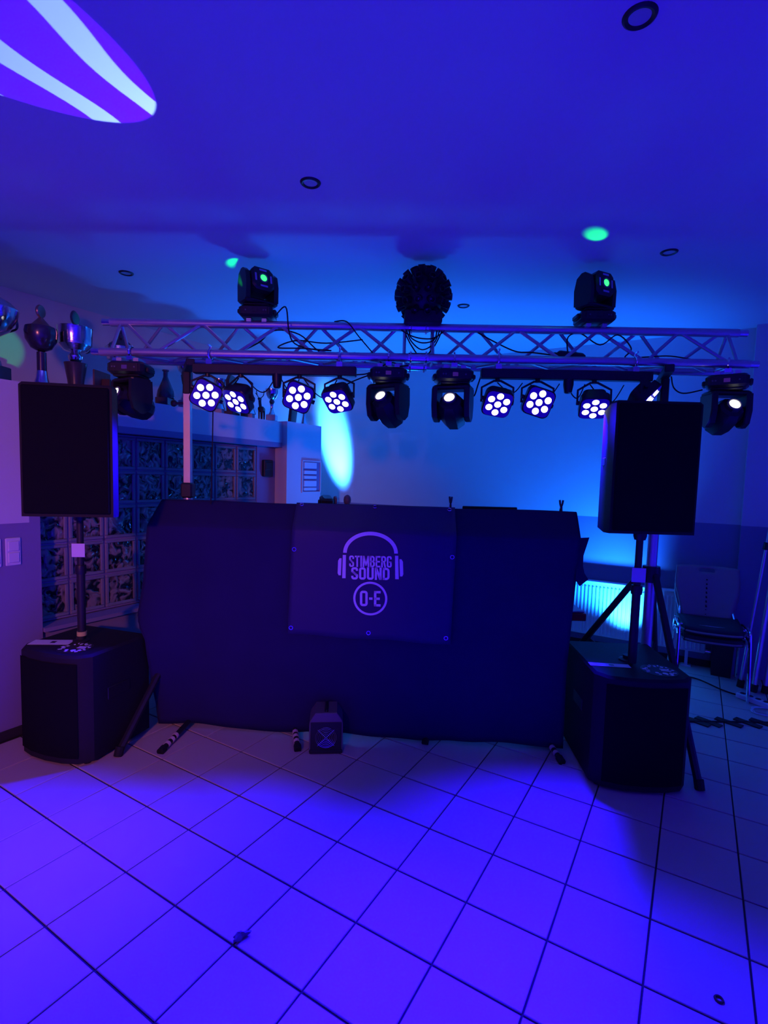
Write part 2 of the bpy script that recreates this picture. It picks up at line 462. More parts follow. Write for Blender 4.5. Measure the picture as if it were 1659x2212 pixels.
# ================================================================== TRUSS
TR = T(-1.745, 3.22, 2.329) @ Matrix.Rotation(math.atan2(-.12, 3.876), 4, 'Z')
truss = thing('lighting_truss', 'long silver triangular truss spanning above the booth', 'truss', TR)
SEG = 1.939; CH = [(0, 0), (.24, 0), (.12, .208)]
def tl(x, y, z): return TR @ Vector((x, y, z))
for s_ in range(2):
    ox = s_ * SEG
    for (cy, cz) in CH:
        MB().cyl((ox + .02, cy, cz), (ox + SEG - .02, cy, cz), .025, n=16).build('chord', M_ALU, truss)
    A, B, C_ = CH
    tk = [.115 + .485 * k for k in range(4)]; bk_ = [t_ + .2425 for t_ in tk]
    def strut(p, q): MB().cyl(p, q, .0105, n=8, cap=False).build('brace', M_ALU, truss)
    for k in range(4):
        strut((ox + tk[k], C_[0], C_[1]), (ox + bk_[k], A[0], A[1]))
        strut((ox + tk[k], B[0], B[1]), (ox + bk_[k], C_[0], C_[1]))
        strut((ox + tk[k], A[0], A[1]), (ox + bk_[k], B[0], B[1]))
        if k < 3:
            strut((ox + bk_[k], A[0], A[1]), (ox + tk[k + 1], C_[0], C_[1]))
            strut((ox + bk_[k], C_[0], C_[1]), (ox + tk[k + 1], B[0], B[1]))
            strut((ox + bk_[k], B[0], B[1]), (ox + tk[k + 1], A[0], A[1]))
    for xe in (.085, SEG - .085):
        for p, q in ((A, B), (B, C_), (C_, A)): strut((ox + xe, *p), (ox + xe, *q))
for (cy, cz) in CH:
    for xe in (0, 2 * SEG):
        s1 = -1 if xe == 0 else 1
        MB().cyl((xe - s1 * .03, cy, cz), (xe + s1 * .03, cy, cz), .019, .021, n=14).cyl((xe + s1 * .03, cy, cz), (xe + s1 * .034, cy, cz), .013, n=10).build('end_sleeve', M_CHROME, truss)
    cp = MB().cyl((SEG - .06, cy, cz), (SEG + .06, cy, cz), .029, n=16)
    for xo in (-.045, .045):
        cp.cyl((SEG + xo, cy - .038, cz), (SEG + xo, cy + .038, cz), .006, n=8)
        cp.cyl((SEG + xo, cy, cz - .038), (SEG + xo, cy, cz + .038), .006, n=8)
        cp.torus((SEG + xo, cy, cz), .030, .004, rotm(0, PI / 2, 0))
    cp.build('coupler', M_CHROME, truss)

# ================================================================== TRUSS STANDS
def truss_stand(px, py, legs, lb, hub_z, bar_yaw):
    t = thing('truss_stand', lb, 'truss stand', T(px, py, 0), 'tripod stands carrying the truss')
    MB().cyl((0, 0, .16), (0, 0, 1.50), .030, n=14).build('lower_tube', M_ALU, t)
    m_ = MB(); m_.box((0, 0, 1.80), (.042, .042, .72)); m_.build('mast', M_ALU, t, smooth=0)
    MB().cyl((0, 0, 2.14), (0, 0, 2.29), .013, n=10).build('spigot', M_CHROME, t)
    MB().bevbox((0, 0, 2.19), (.052, .052, .15), .008).build('sleeve', M_BLACKPLASTIC, t)
    MB().bevbox((0, 0, 1.50), (.075, .075, .10), .01).build('collar', M_BLACKPLASTIC, t)
    k = MB(); k.cyl((-.02, -.01, 2.06), (-.07, -.02, 2.055), .008, n=8); k.lathe([(.018, -.015), (.022, 0), (.014, .016)], T(-.08, -.02, 2.055) @ rotm(0, PI / 2, 0), n=10)
    k.build('lock_knob', M_BLACKPLASTIC, t)
    tb = MB(); Mr = Matrix.Rotation(bar_yaw, 4, 'Z'); tb.bevbox((0, 0, 0), (.05, .50, .042), .004, T(0, 0, 2.276) @ Mr)
    tb.build('cross_bar', M_BLACKMETAL, t)
    MB().lathe([(.05, -.05), (.055, 0), (.05, .05)], T(0, 0, hub_z)).build('hub', M_BLACKPLASTIC, t)
    for (fx, fy) in legs:
        d = Vector((fx - px, fy - py, 0))
        l = MB(); l.tube([(d.x * .08, d.y * .08, hub_z), (d.x, d.y, .03)], .021, n=8, smooth=False)
        lo = l.build('leg', M_BLACKMETAL, t)
        MB().cyl((d.x, d.y, .05), (d.x * 1.03, d.y * 1.03, .0), .025, n=10).build('foot', M_RUBBER, lo)
    br = MB()
    for (fx, fy) in legs:
        d = Vector((fx - px, fy - py, 0)); br.tube([(0, 0, .35), (d.x * .5, d.y * .5, hub_z * .52)], .010, n=6, smooth=False)
    br.build('brace', M_BLACKMETAL, t)
    return t
truss_stand(-1.270, 3.415, [(-1.455, 2.865), (-.78, 3.50), (-1.45, 3.95)], 'silver mast tripod stand behind the booth by the glass blocks', .62, R(24))
truss_stand(1.695, 3.235, [(1.735, 2.685), (1.20, 3.78), (2.05, 3.72)], 'tripod stand with splayed black legs behind the subwoofer near the radiator', 1.06, R(-22))

# ================================================================== PAR BARS AND PARS
def par_bar(x0, x1, y0_, y1_, z, pars, lb, sock):
    d = Vector((x1 - x0, y1_ - y0_, 0)); L = d.length
    t = thing('light_bar', lb, 'light bar', T(x0, y0_, z) @ Matrix.Rotation(math.atan2(d.y, d.x), 4, 'Z'), 'black bars holding the par lights')
    MB().bevbox((L / 2, 0, 0), (L, .055, .055), .004).build('bar', M_BLACKMETAL, t)
    for x in (.10, L - .10):
        c = MB(); c.torus((x, 0, .083), .031, .007, rotm(0, PI / 2, 0), n=20); c.box((x, 0, .04), (.035, .05, .028)); c.cyl((x, 0, .11), (x, 0, .135), .006, n=8); c.box((x, -.01, .135), (.008, .045, .01))
        c.build('clamp', M_CHROME, t)
    MB().lathe([(.014, -.105), (.022, -.10), (.030, -.055), (.030, -.02)], T(sock, 0, 0), n=14).build('stand_socket', M_BLACKPLASTIC, t)
    for x in pars:
        MB().cyl((x, 0, -.045), (x, 0, -.025), .014, n=10).build('bolt', M_BLACKPLASTIC, t)
    return t
bar_labels = ['black bar with four par lights on the glass block side of the truss', 'black bar with four par lights on the radiator side of the truss']
b1 = (-1.152, -.173, 3.195, 3.165, 2.238); b2 = (.563, 1.556, 3.142, 3.112, 2.243)
par_bar(*b1, [.085, .285, .64, .88], bar_labels[0], .505)
par_bar(*b2, [.10, .335, .665, .945], bar_labels[1], .515)

def rrect(w, h, r, n=4):
    pts = []
    for cx, cy, a0 in ((w / 2 - r, h / 2 - r, 0), (-w / 2 + r, h / 2 - r, PI / 2), (-w / 2 + r, -h / 2 + r, PI), (w / 2 - r, -h / 2 + r, 1.5 * PI)):
        for k in range(n + 1):
            a = a0 + PI / 2 * k / n; pts.append((cx + r * math.cos(a), cy + r * math.sin(a)))
    return pts
def make_par():
    """origin at head pivot, faces -Y; yoke separate"""
    out = {}
    h = MB(); M = rotm(PI / 2, 0, 0)     # prism z -> -Y
    h.prism(rrect(.165, .165, .035), .05, T(0, .0, 0) @ M, b=.006)
    h.prism([(x * .8, y * .8) for x, y in rrect(.165, .165, .04)], .045, T(0, .045, 0) @ M)
    for s_ in (-1, 1): h.cyl((s_ * .080, .0, 0), (s_ * .098, .0, 0), .012, n=10)
    out['housing'] = h.mesh('housing', M_BLACKPLASTIC)
    gl = MB(); gl.prism([(x * .92, y * .92) for x, y in rrect(.165, .165, .035)], .0012, T(0, -.050, 0) @ M); out['glass'] = gl.mesh('lens_glow_plate', M_LENSGLOW, 0)  # thin plate added to carry the painted lens glow
    l = MB(); l.lathe([(.0001, .0), (.0195, .0), (.0195, -.004)], M, n=18); out['lens'] = l.mesh('lens', M_LED)
    l = MB(); l.lathe([(.0195, .0), (.0235, .0), (.0235, -.003), (.0195, -.003)], M, n=18); out['bezel'] = l.mesh('bezel', M_LEDRING)
    return out
PAR = make_par()
PAR_POS = [(-.045, .026), (0, .052), (.045, .026), (.045, -.026), (0, -.052), (-.045, -.026), (0, 0)]
def par_light(piv, top, direction, rollang, lb, power):
    piv = Vector(piv)
    t = thing('par_light', lb, 'par light', Matrix.Translation(piv), 'seven lens par lights under the truss')
    F = frame(direction) @ Matrix.Rotation(rollang, 4, 'Y')
    ho = put('housing', PAR['housing'], t, F)
    put('lens_glow_plate', PAR['glass'], ho)
    for (x, z) in PAR_POS:
        lo = put('lens', PAR['lens'], ho, T(x, -.0515, z))
        put('bezel', PAR['bezel'], ho, T(x, -.0508, z))
    # yoke: two flat arms from the bar bolt down to the housing sides
    d = Vector(direction); yawd = math.atan2(d.x, -d.y)
    Yk = Matrix.Rotation(yawd, 4, 'Z')
    tp = Vector(top) - piv
    for s_ in (-1, 1):
        p = [tp + Yk @ Vector((s_ * .02, 0, 0)), Yk @ Vector((s_ * .092, 0, .075)), Yk @ Vector((s_ * .092, 0, -.008))]
        MB().tube([tp, *p], .0065, n=6, smooth=False).build('yoke', M_BLACKMETAL, t)
    dn = d.normalized()
    lo = light('SPOT', 'par_beam', piv + dn * .07, power, (0.011, 0.0, 1.0), piv + dn, R(69), .75, .05)
    lo.parent = t; lo.matrix_parent_inverse = t.matrix_world.inverted()
    return t
def barpt(bq, x):
    x0, x1, y0_, y1_, z = bq; d = Vector((x1 - x0, y1_ - y0_, 0)).normalized()
    return Vector((x0, y0_, z - .04)) + d * x
par_spec = [
    (b1, .085, (.18, -.95, -.22), .45, 'brightly glowing par light beside the silver mast', 2.085),
    (b1, .285, (-.30, -.58, -.58), .2, 'second par light from the silver mast, turned away and tilted down', 2.075),
    (b1, .64, (.08, -.95, -.25), .35, 'glowing par light above the cups at the corner pier', 2.086),
    (b1, .88, (-.16, -.58, -.60), -.2, 'par light hanging above the bright cyan glow on the wall', 2.09),
    (b2, .10, (-.06, -.72, -.52), .2, 'par light next to the paired moving heads, at the bar end', 2.088),
    (b2, .335, (-.05, -.95, -.28), .3, 'brightly glowing par light, second from the paired moving heads', 2.088),
    (b2, .665, (-.12, -.52, -.66), .0, 'par light tilted steeply down beside the tall loudspeaker', 2.085),
    (b2, .945, (.65, -.42, -.62), .5, 'par light half hidden behind the top of the loudspeaker', 2.14),
]
for k, (bq, x, d, ra, lb, zc) in enumerate(par_spec):
    tp = barpt(bq, x); par_light((tp.x, tp.y - .01, zc), tp, d, ra, lb, PAR_W)

# ================================================================== MOVING HEADS
def arm_poly():
    return [(-.066, .0), (.066, .0), (.070, .10), (.052, .17), (.015, .195), (-.015, .195), (-.052, .17), (-.070, .10)]
def moving_head(loc, hang, pan, tilt, lb, lens_mat, group, kind='beam', s=1.0, roll=0.0):
    """local: base at z 0, yoke up (+z); hung ones are flipped"""
    M = T(*loc) @ Matrix.Rotation(roll, 4, 'Z') @ (Matrix.Rotation(PI, 4, 'Y') if hang else Matrix.Identity(4)) @ Matrix.Scale(s, 4)
    t = thing('moving_head_light', lb, 'moving head', M, group)
    b_ = MB(); b_.bevbox((0, 0, .045), (.215, .17, .075), .016); b_.bevbox((0, 0, .088), (.16, .14, .016), .006)
    bo = b_.build('base', M_BLACKPLASTIC, t)
    MB().bevbox((0, -.087, .045), (.16, .004, .05), .002).build('control_panel', M_BLACKMETAL, bo)
    MB().bevbox((.0, -.090, .045), (.032, .003, .022), .001).build('display', M_DISPLAY if kind == 'beam' else M_BLACKMETAL, bo)
    for xx in (-.06, .055, .07):
        MB().cyl((xx, -.090, .045), (xx, -.093, .045), .005, n=8).build('button', M_FOG, bo)
    for xx in (-.115, .115):
        MB().bevbox((xx, 0, .05), (.02, .09, .03), .006).build('handle', M_BLACKMETAL, bo)
    for xx in (-.05, .05):
        MB().box((xx, 0, -.006), (.03, .10, .02)).build('bracket', M_ALU, bo)
    Y = Matrix.Rotation(pan if not hang else -pan, 4, 'Z')
    yo = MB(); yo.bevbox((0, 0, .112), (.225, .125, .03), .010)
    yk = yo.build('yoke', M_BLACKPLASTIC, t, Y)
    for sx in (-1, 1):
        a = MB(); a.prism(arm_poly(), .034, T(sx * .096 - .017, 0, .115) @ rotm(PI / 2, 0, PI / 2), b=.006); a.build('arm', M_BLACKPLASTIC, yk)
    H = T(0, 0, .235) @ Matrix.Rotation(tilt, 4, 'X')
    h = MB()
    if kind == 'beam':
        h.lathe([(.040, -.135), (.066, -.115), (.084, -.05), (.084, .03), (.066, .075), (.046, .085), (.042, .105)], rotm(PI / 2, 0, 0) @ Matrix.Rotation(PI / 8, 4, 'Z'), n=8)
    else:
        h.prism([(.05, -.075), (.075, -.05), (.075, .05), (.05, .075), (-.05, .075), (-.075, .05), (-.075, -.05), (-.05, -.075)], .16, T(0, .08, 0) @ rotm(PI / 2, 0, 0), b=.012)
    ho = h.build('head', M_BLACKPLASTIC, yk, H)
    ly = -.106 if kind == 'beam' else -.0805
    lr = .030 if kind == 'beam' else .022
    MB().torus((0, ly, 0), lr + .005, .006, rotm(PI / 2, 0, 0)).build('lens_ring', M_FOG, ho)
    le = MB(); le.lathe([(.0001, .012), (lr * .5, .010), (lr * .85, .005), (lr, 0.0)], T(0, ly, 0) @ rotm(PI / 2, 0, 0), n=22); le.build('lens', lens_mat, ho)
    if kind != 'beam':
        for (x, z, w, hh) in ((0, .052, .05, .012), (0, -.052, .05, .012), (.052, 0, .012, .05), (-.052, 0, .012, .05)):
            MB().bevbox((x, ly + .001, z), (w, .004, hh), .001).build('light_strip', M_STRIP, ho)
        for sx in (-1, 1):
            MB().bevbox((sx * .0755, 0, 0), (.004, .05, .012), .001).build('light_strip', M_STRIP, ho)
    if hang:
        c = MB()
        for xx in (0,):
            c.torus((xx, 0, -.062), .032, .007, rotm(0, PI / 2, 0), n=18); c.box((xx, 0, -.022), (.035, .05, .024))
        c.build('clamp', M_CHROME, t)
    return t, ho
HG = 'beam moving heads hung under the truss'
mh_spec = [((-1.53, 3.20, 2.268), R(-34), R(22), 'hung moving head beside the top of the loudspeaker near the cups'),
           ((.018, 3.17, 2.268), R(-30), R(34), 'hung moving head, the one of the middle pair nearer the glowing wall'),
           ((.405, 3.16, 2.268), R(-20), R(32), 'hung moving head, the one of the middle pair nearer the radiator'),
           ((2.00, 3.11, 2.268), R(30), R(30), 'hung moving head behind the loudspeaker at the free end of the truss')]
heads = []
for k, (l_, p_, ti, lb) in enumerate(mh_spec):
    heads.append(moving_head(l_, True, p_, ti, lb, M_BEAM, HG, 'beam', 1.0, R(-34) if k == 3 else 0))
TG = 'moving heads standing on the truss'
moving_head((-.80, 3.33, 2.565), False, R(38), R(-12), 'moving head with green lens on the truss near the glass block side', M_GREENLENS, TG, 'spot', .95, R(0))
moving_head((1.255, 3.25, 2.565), False, R(26), R(-6), 'moving head with green lens on the truss near the radiator side', M_GREENLENS, TG, 'spot', .95, R(0))
light('SPOT', 'green_beam', (-.88, 3.22, 2.72), 14, (.004, 1, .10), (-.965, 3.43, HC), R(24), .8, .01)
light('SPOT', 'green_beam', (1.26, 3.10, 2.76), 11, (.01, 1, .10), (1.12, 2.93, HC), R(24), .8, .01)
light('SPOT', 'green_beam', (1.20, 3.28, 2.76), 0.5, (.02, 1, .35), (1.18, 3.68, HC), R(26), 1, .01)
light('SPOT', 'green_beam', (-.90, 3.12, 2.72), 40, (.004, 1, .20), W(-1.69, 0.71, 2.50), R(10), .5, .01)

# gobo projected on the ceiling by the hung moving head
gb = light('SPOT', 'gobo_beam', (-.05, 3.02, 2.06), 300, (1, 1, 1), (-1.33, 1.60, HC), R(20), .03, .003)
gd = gb.data; gd.use_nodes = True
nt = gd.node_tree; em = nt.nodes['Emission']
tc = nt.nodes.new('ShaderNodeTexCoord'); sp = nt.nodes.new('ShaderNodeSeparateXYZ'); nt.links.new(tc.outputs['Normal'], sp.inputs[0])
def mth(op, a, b_=None):
    n = nt.nodes.new('ShaderNodeMath'); n.operation = op
    for k, q in enumerate((a, b_)):
        if q is None: continue
        if isinstance(q, (int, float)): n.inputs[k].default_value = q
        else: nt.links.new(q, n.inputs[k])
    return n.outputs[0]
gu = mth('DIVIDE', sp.outputs[0], sp.outputs[2]); gv = mth('DIVIDE', sp.outputs[1], sp.outputs[2])
ca, sa = math.cos(R(52)), math.sin(R(52))
ga = mth('ADD', mth('MULTIPLY', gu, ca), mth('MULTIPLY', gv, sa)); gc = mth('SUBTRACT', mth('MULTIPLY', gv, ca), mth('MULTIPLY', gu, sa))
wv = mth('ADD', gc, mth('MULTIPLY', mth('SINE', mth('MULTIPLY', ga, 30.0)), .008))
st = mth('GREATER_THAN', mth('SINE', mth('ADD', mth('MULTIPLY', wv, 50.0), 1.5)), .45)
mx = nt.nodes.new('ShaderNodeMix'); mx.data_type = 'RGBA'
nt.links.new(st, mx.inputs[0]); mx.inputs[6].default_value = (.10, 0, 1, 1); mx.inputs[7].default_value = (.40, .72, 1.5, 1)
nt.links.new(mx.outputs[2], em.inputs['Color'])

# ================================================================== BALL EFFECT
ball = thing('ball_effect_light', 'black ball effect light studded with short barrels on the truss', 'effect light', T(.218, 3.27, 2.553))
MB().bevbox((0, 0, .03), (.225, .17, .075), .008).build('base', M_BLACKMETAL, ball)
bs = MB(); r_ = .131
bs.lathe([(r_ * math.sin(PI * k / 14) + (1e-5 if k in (0, 14) else 0), -r_ * math.cos(PI * k / 14)) for k in range(15)], T(0, 0, .17), n=24)
bb = bs.build('ball', M_BLACKPLASTIC, ball)
brl = MB(); brl.lathe([(.020, 0), (.0215, .050), (.017, .050), (.0155, .036), (.0001, .036)], n=10); BARREL = brl.mesh('barrel', M_BLACKMETAL)
lm = MB(); lm.lathe([(.0001, .040), (.009, .038), (.0138, .0345)], n=10); BLENS = lm.mesh('lens', M_LENSOFF)
rows = [(-46, 9), (-23, 12), (0, 13), (23, 12), (46, 9), (68, 5), (90, 1)]
for la, n in rows:
    for k in range(n):
        lo = 2 * PI * (k + (.5 if (rows.index((la, n)) % 2) else 0)) / n
        d = Vector((math.cos(R(la)) * math.cos(lo), math.cos(R(la)) * math.sin(lo), math.sin(R(la))))
        Mq = T(0, 0, .17) @ Matrix.Translation(d * (r_ - .006)) @ d.to_track_quat('Z', 'Y').to_matrix().to_4x4()
        bo = put('barrel', BARREL, ball, Mq); put('lens', BLENS, bo)

# small black box lying in the truss
t = thing('power_supply', 'black tube shaped power unit lying inside the truss', 'power unit', tl(2.86, .10, .045) and Matrix.Translation(tl(2.86, .10, .050)) @ rotm(0, R(6), R(-3)))
MB().bevbox((0, 0, 0), (.17, .06, .045), .012).build('case', M_BLACKPLASTIC, t)
MB().cyl((-.085, 0, 0), (-.10, 0, .0), .012, n=10).build('plug', M_RUBBER, t)

# ================================================================== CABLES
def cable(pts, lb, r=.0042, m=M_RUBBER):
    return tag(MB().tube(pts, r, n=6).build('cable', m), lb, 'cable')
def TL(x, y, z): return tl(x, y, z)
cable([TL(1.05, .12, .26), TL(1.13, .06, .30), TL(1.16, .02, .15), TL(1.20, .0, .07), TL(1.30, .05, .05), TL(1.42, -.01, .03), TL(1.25, -.03, .035), TL(1.10, .0, .045), TL(1.20, .05, .10), TL(1.38, .06, .09), TL(1.60, .08, .12)],
      'black cable looping from the green lens head down onto the truss')
cable([TL(.62, .14, .05), TL(.80, .10, .03), TL(.95, .12, .10), TL(1.05, .1, .17), TL(1.2, .14, .16), TL(1.35, .15, .05), TL(1.55, .16, .06)], 'black cable strung along the inside of the truss near the mast')
cable([TL(1.42, .12, .235), TL(1.50, .08, .225), TL(1.58, .0, .12), TL(1.66, -.01, .03), TL(1.72, .02, -.03)], 'thin black cable draped over the top tube of the truss')
for k, dz in enumerate((.02, -.02, -.065, .045)):
    nm = ['shortest', 'second shortest', 'longest', 'thin upper'][k]
    cable([TL(1.88 - .015 * k, .10, .185), TL(1.895, .06, .12 + dz * .5), TL(1.96, .03, .075 + dz), TL(2.03, .06, .11 + dz * .5), TL(2.05 + .015 * k, .10, .185)], 'black cable loop hanging under the ball light, the %s of the bundle' % nm)
cable([TL(2.30, .12, .185), TL(2.40, .08, .12), TL(2.52, .05, .06), TL(2.62, .05, .055), TL(2.74, .08, .05)], 'black cable leading from the ball light to the power unit')
cable([TL(2.84, .08, .05), TL(2.84, .1, .16), TL(2.92, .12, .19), TL(3.02, .06, .11), TL(3.12, .06, .17), TL(3.2, .05, .09), TL(3.16, .03, .03), TL(3.28, .02, .035), TL(3.42, .03, .045), TL(3.6, .08, .035)],
      'black cable tangled below the green lens head on the radiator side')
cable([barpt(b1, .98) + Vector((0, .03, .03)), Vector((-.10, 3.20, 2.24)), Vector((-.02, 3.22, 2.29)), Vector((.05, 3.22, 2.31)), Vector((.09, 3.22, 2.27))], 'black cable from the bar end to the middle moving heads')
cable([Vector((-.285, 3.20, 2.14)), Vector((-.18, 3.22, 2.20)), Vector((.02, 3.22, 2.275)), Vector((.14, 3.24, 2.30))], 'thin black cable from the end par light up to the truss')
cable([Vector((.50, 3.19, 2.20)), Vector((.535, 3.2, 2.12)), Vector((.56, 3.2, 2.19)), Vector((.585, 3.2, 2.28))], 'short black cable beside the middle moving head nearer the radiator')
for bi, bq in enumerate((b1, b2)):
    for k, (xa, xb, sag) in enumerate(((.11, .26, .05), (.30, .48, .07), (.52, .63, .07), (.66, .86, .09))):
        p, q = barpt(bq, xa), barpt(bq, xb); m_ = (p + q) / 2; off = Vector((0, .05, 0))
        lab = 'short black lead sagging under the %s bar, %s gap from the mast side' % (('glass block side', 'radiator side')[bi], ('first', 'second', 'third', 'last')[k])
        cable([p + off, p * .6 + q * .4 + off - Vector((0, 0, sag)), p * .3 + q * .7 + off - Vector((0, 0, sag * 1.1)), q + off], lab, .0035)
cable([Vector((-1.06, 3.27, 2.03)), Vector((-1.065, 3.27, 1.7)), Vector((-1.075, 3.275, 1.42))], 'straight thin black cable dropping from the glowing par light behind the booth', .004)
cable([TL(3.42, .0, -.08), Vector((1.74, 3.2, 2.20)), Vector((1.80, 3.2, 2.17)), Vector((1.90, 3.18, 2.19))], 'black cable sagging between the mast head and the end moving head')

# ================================================================== SPEAKERS, SUBS, POLES
def sub(loc, yaw, lb, depth, right):
    t = thing('subwoofer', lb, 'subwoofer', T(*loc) @ Matrix.Rotation(yaw, 4, 'Z'), 'subwoofers beside the booth')
    w = .25; D = depth
    poly = [(-w, D), (-w, .06), (-w + .05, .0), (-.11, -.025), (0, -.033), (.11, -.025), (w - .05, .0), (w, .06), (w, D)]
    poly = list(reversed(poly))
    poly = [(x, y) for x, y in poly]
    area = sum(poly[i][0] * poly[(i + 1) % 9][1] - poly[(i + 1) % 9][0] * poly[i][1] for i in range(9))
    if area < 0: poly = list(reversed(poly))
    MB().prism(poly, .60, T(0, 0, .018), b=.014).build('cabinet', M_CABINET, t)
    gr = MB()
    fp = [(-w + .045, .0), (-.11, -.025), (0, -.033), (.11, -.025), (w - .045, .0)]
    n = len(fp)
    vs_ = [(x, y - .004, .05) for x, y in fp] + [(x, y - .004, .575) for x, y in fp]
    gr.add(vs_, [(k, k + 1, n + k + 1, n + k) for k in range(n - 1)]); gr.build('grille', M_GRILLE, t)
    for x in (-.2, .2):
        for y in (.06, D - .06): MB().cyl((x, y, 0), (x, y, .02), .02, n=10).build('foot', M_RUBBER, t)
    for sx in (-1, 1): MB().bevbox((sx * (w + .001), D * .5, .36), (.006, .16, .07), .003).build('handle', M_BLACKPLASTIC, t)
    MB().lathe([(.045, 0), (.045, .006), (.024, .012), (.0245, .03)], T(0.0, D * .45, .618), n=18).build('pole_socket', M_BLACKMETAL, t)
    return t
SL = thing_L = sub((-1.803, 2.785, 0), R(-18.2), 'subwoofer with bowed front beside the purple wall with the light switch', .47, False)
SR = sub((1.40, 2.635, 0), R(-4), 'subwoofer with bowed front between the booth and the radiator', .60, True)

def pole(x, y, z0_, z1, lb, tape):
    t = thing('speaker_pole', lb, 'speaker pole', T(x, y, 0), 'poles between subwoofers and loudspeakers')
    MB().cyl((0, 0, z0_), (0, 0, z0_ + .42), .0225, n=16).build('lower_tube', M_BLACKMETAL, t)
    MB().cyl((0, 0, z0_ + .40), (0, 0, z1), .0185, n=16).build('upper_tube', M_BLACKMETAL, t)
    MB().lathe([(.028, -.025), (.031, 0), (.028, .025)], T(0, 0, z0_ + .41), n=16).build('lock_collar', M_BLACKPLASTIC, t)
    if tape: MB().cyl((0, 0, z0_ + .02), (0, 0, z0_ + .045), .0265, n=16).build('tape_band', M_YELLOW, t)
    c = MB(); c.lathe([(.028, 0), (.034, .02), (.034, .05)], T(0, 0, z1 - .05), n=16); c.build('top_cup', M_BLACKPLASTIC, t)
    return t
PL = (-1.735, 2.99); PR = (1.41, 2.83)
pole(*PL, .63, 1.375, 'black pole with a yellow band standing on the subwoofer by the glass blocks', True)
pole(*PR, .63, 1.365, 'black pole rising from the subwoofer in front of the radiator', False)
def card(x, y, z, lb, yaw):
    M = T(x, y, z) @ Matrix.Rotation(yaw, 4, 'Z')
    return tag(MB().bevbox((0, -.027, 0), (.072, .002, .078), .0008).build('card', M_CARD, None, M), lb, 'card', 'white cards taped to the poles')
card(PL[0], PL[1], 1.155, 'square white card taped to the pole by the glass blocks', R(6))
card(PR[0] - .003, PR[1], 1.125, 'square white card taped to the pole in front of the radiator', R(-8))

def speaker(loc, yaw, lb, tilt=0):
    t = thing('loudspeaker', lb, 'loudspeaker', T(*loc) @ Matrix.Rotation(yaw, 4, 'Z') @ Matrix.Rotation(tilt, 4, 'X'), 'loudspeakers on poles')
    w = .215; h = .665
    poly = [(-w, 0), (w, 0), (w + .008, .05), (.13, .35), (-.13, .35), (-w - .008, .05)]
    area = sum(poly[i][0] * poly[(i + 1) % 6][1] - poly[(i + 1) % 6][0] * poly[i][1] for i in range(6))
    if area < 0: poly = list(reversed(poly))
    MB().prism(poly, h, b=.014).build('cabinet', M_CABINET, t)
    MB().bevbox((0, -.006, h / 2), (2 * w - .025, .014, h - .03), .006).build('grille', M_GRILLE, t)
    for sx in (-1, 1): MB().bevbox((sx * .172, .2, h * .55), (.016, .12, .05), .006, Matrix.Rotation(sx * R(16), 4, 'Z')).build('handle', M_BLACKPLASTIC, t)
    MB().lathe([(.05, -.012), (.05, 0)], T(0, .20, 0), n=16).build('pole_cup', M_BLACKMETAL, t)
    return t
speaker((-1.585, 2.63, 1.376), R(9), 'tall black loudspeaker in front of the purple wall')
speaker((1.365, 2.625, 1.366), R(0), 'tall black loudspeaker in front of the blue back wall')

# papers and round stickers on the subs
def sub_top(S, spec, lbp, lbs, base_z=.6185):
    M = S.matrix_world
    (cx, cy, w, d, ya) = spec[0]
    p = tag(MB().box((0, 0, .0012), (w, d, .0012)).build('paper', M_CARD, None, M @ T(cx, cy, base_z) @ Matrix.Rotation(ya, 4, 'Z'), 0), lbp, 'paper', 'papers on the subwoofers')
    MB().box((.01, 0, .0022), (w * .12, d * .35, .0006)).build('mark', M_BLACKPLASTIC, p)
    (sx, sy, rx, ry, ya) = spec[1]
    st_ = thing('sticker', lbs, 'sticker', M @ T(sx, sy, base_z) @ Matrix.Rotation(ya, 4, 'Z'), 'round black stickers with white print')
    MB().lathe([(.0001, .0008), (.092, .0008), (.092, 0)], n=28).build('disc', M_BLACKPLASTIC, st_)
    rnd = random.Random(3)
    for k in range(22):
        a = PI * 2 * k / 22
        if rnd.random() < .35: continue
        MB().box((.062 + .012 * (k % 2), 0, .0012), (.010 + .012 * rnd.random(), .006 + .012 * rnd.random(), .0008)).build('letter_mark', M_PRINT, st_, Matrix.Rotation(a, 4, 'Z'))
    MB().box((.03, .022, .0012), (.045, .012, .0008)).build('letter_mark', M_PRINT, st_)
    MB().box((.035, .002, .0012), (.05, .012, .0008)).build('letter_mark', M_PRINT, st_)
    MB().lathe([(.0001, .0013), (.014, .0013), (.014, .0008)], T(.02, -.042, 0), n=14).build('letter_mark', M_PRINT, st_)
    MB().lathe([(.0001, .0013), (.010, .0013), (.010, .0008)], T(-.02, -.042, 0), n=14).build('letter_mark', M_PRINT, st_)
sub_top(SL, [(-.125, .125, .225, .085, R(22)), (.075, .105, .1, .1, R(10))], 'white paper slip on the subwoofer by the light switch', 'round black sticker with white print on the subwoofer by the light switch')
sub_top(SR, [(-.135, .165, .215, .05, R(-2)), (.11, .12, .1, .1, R(-10))], 'white paper slip on the subwoofer in front of the radiator', 'round black sticker with white print on the subwoofer in front of the radiator')

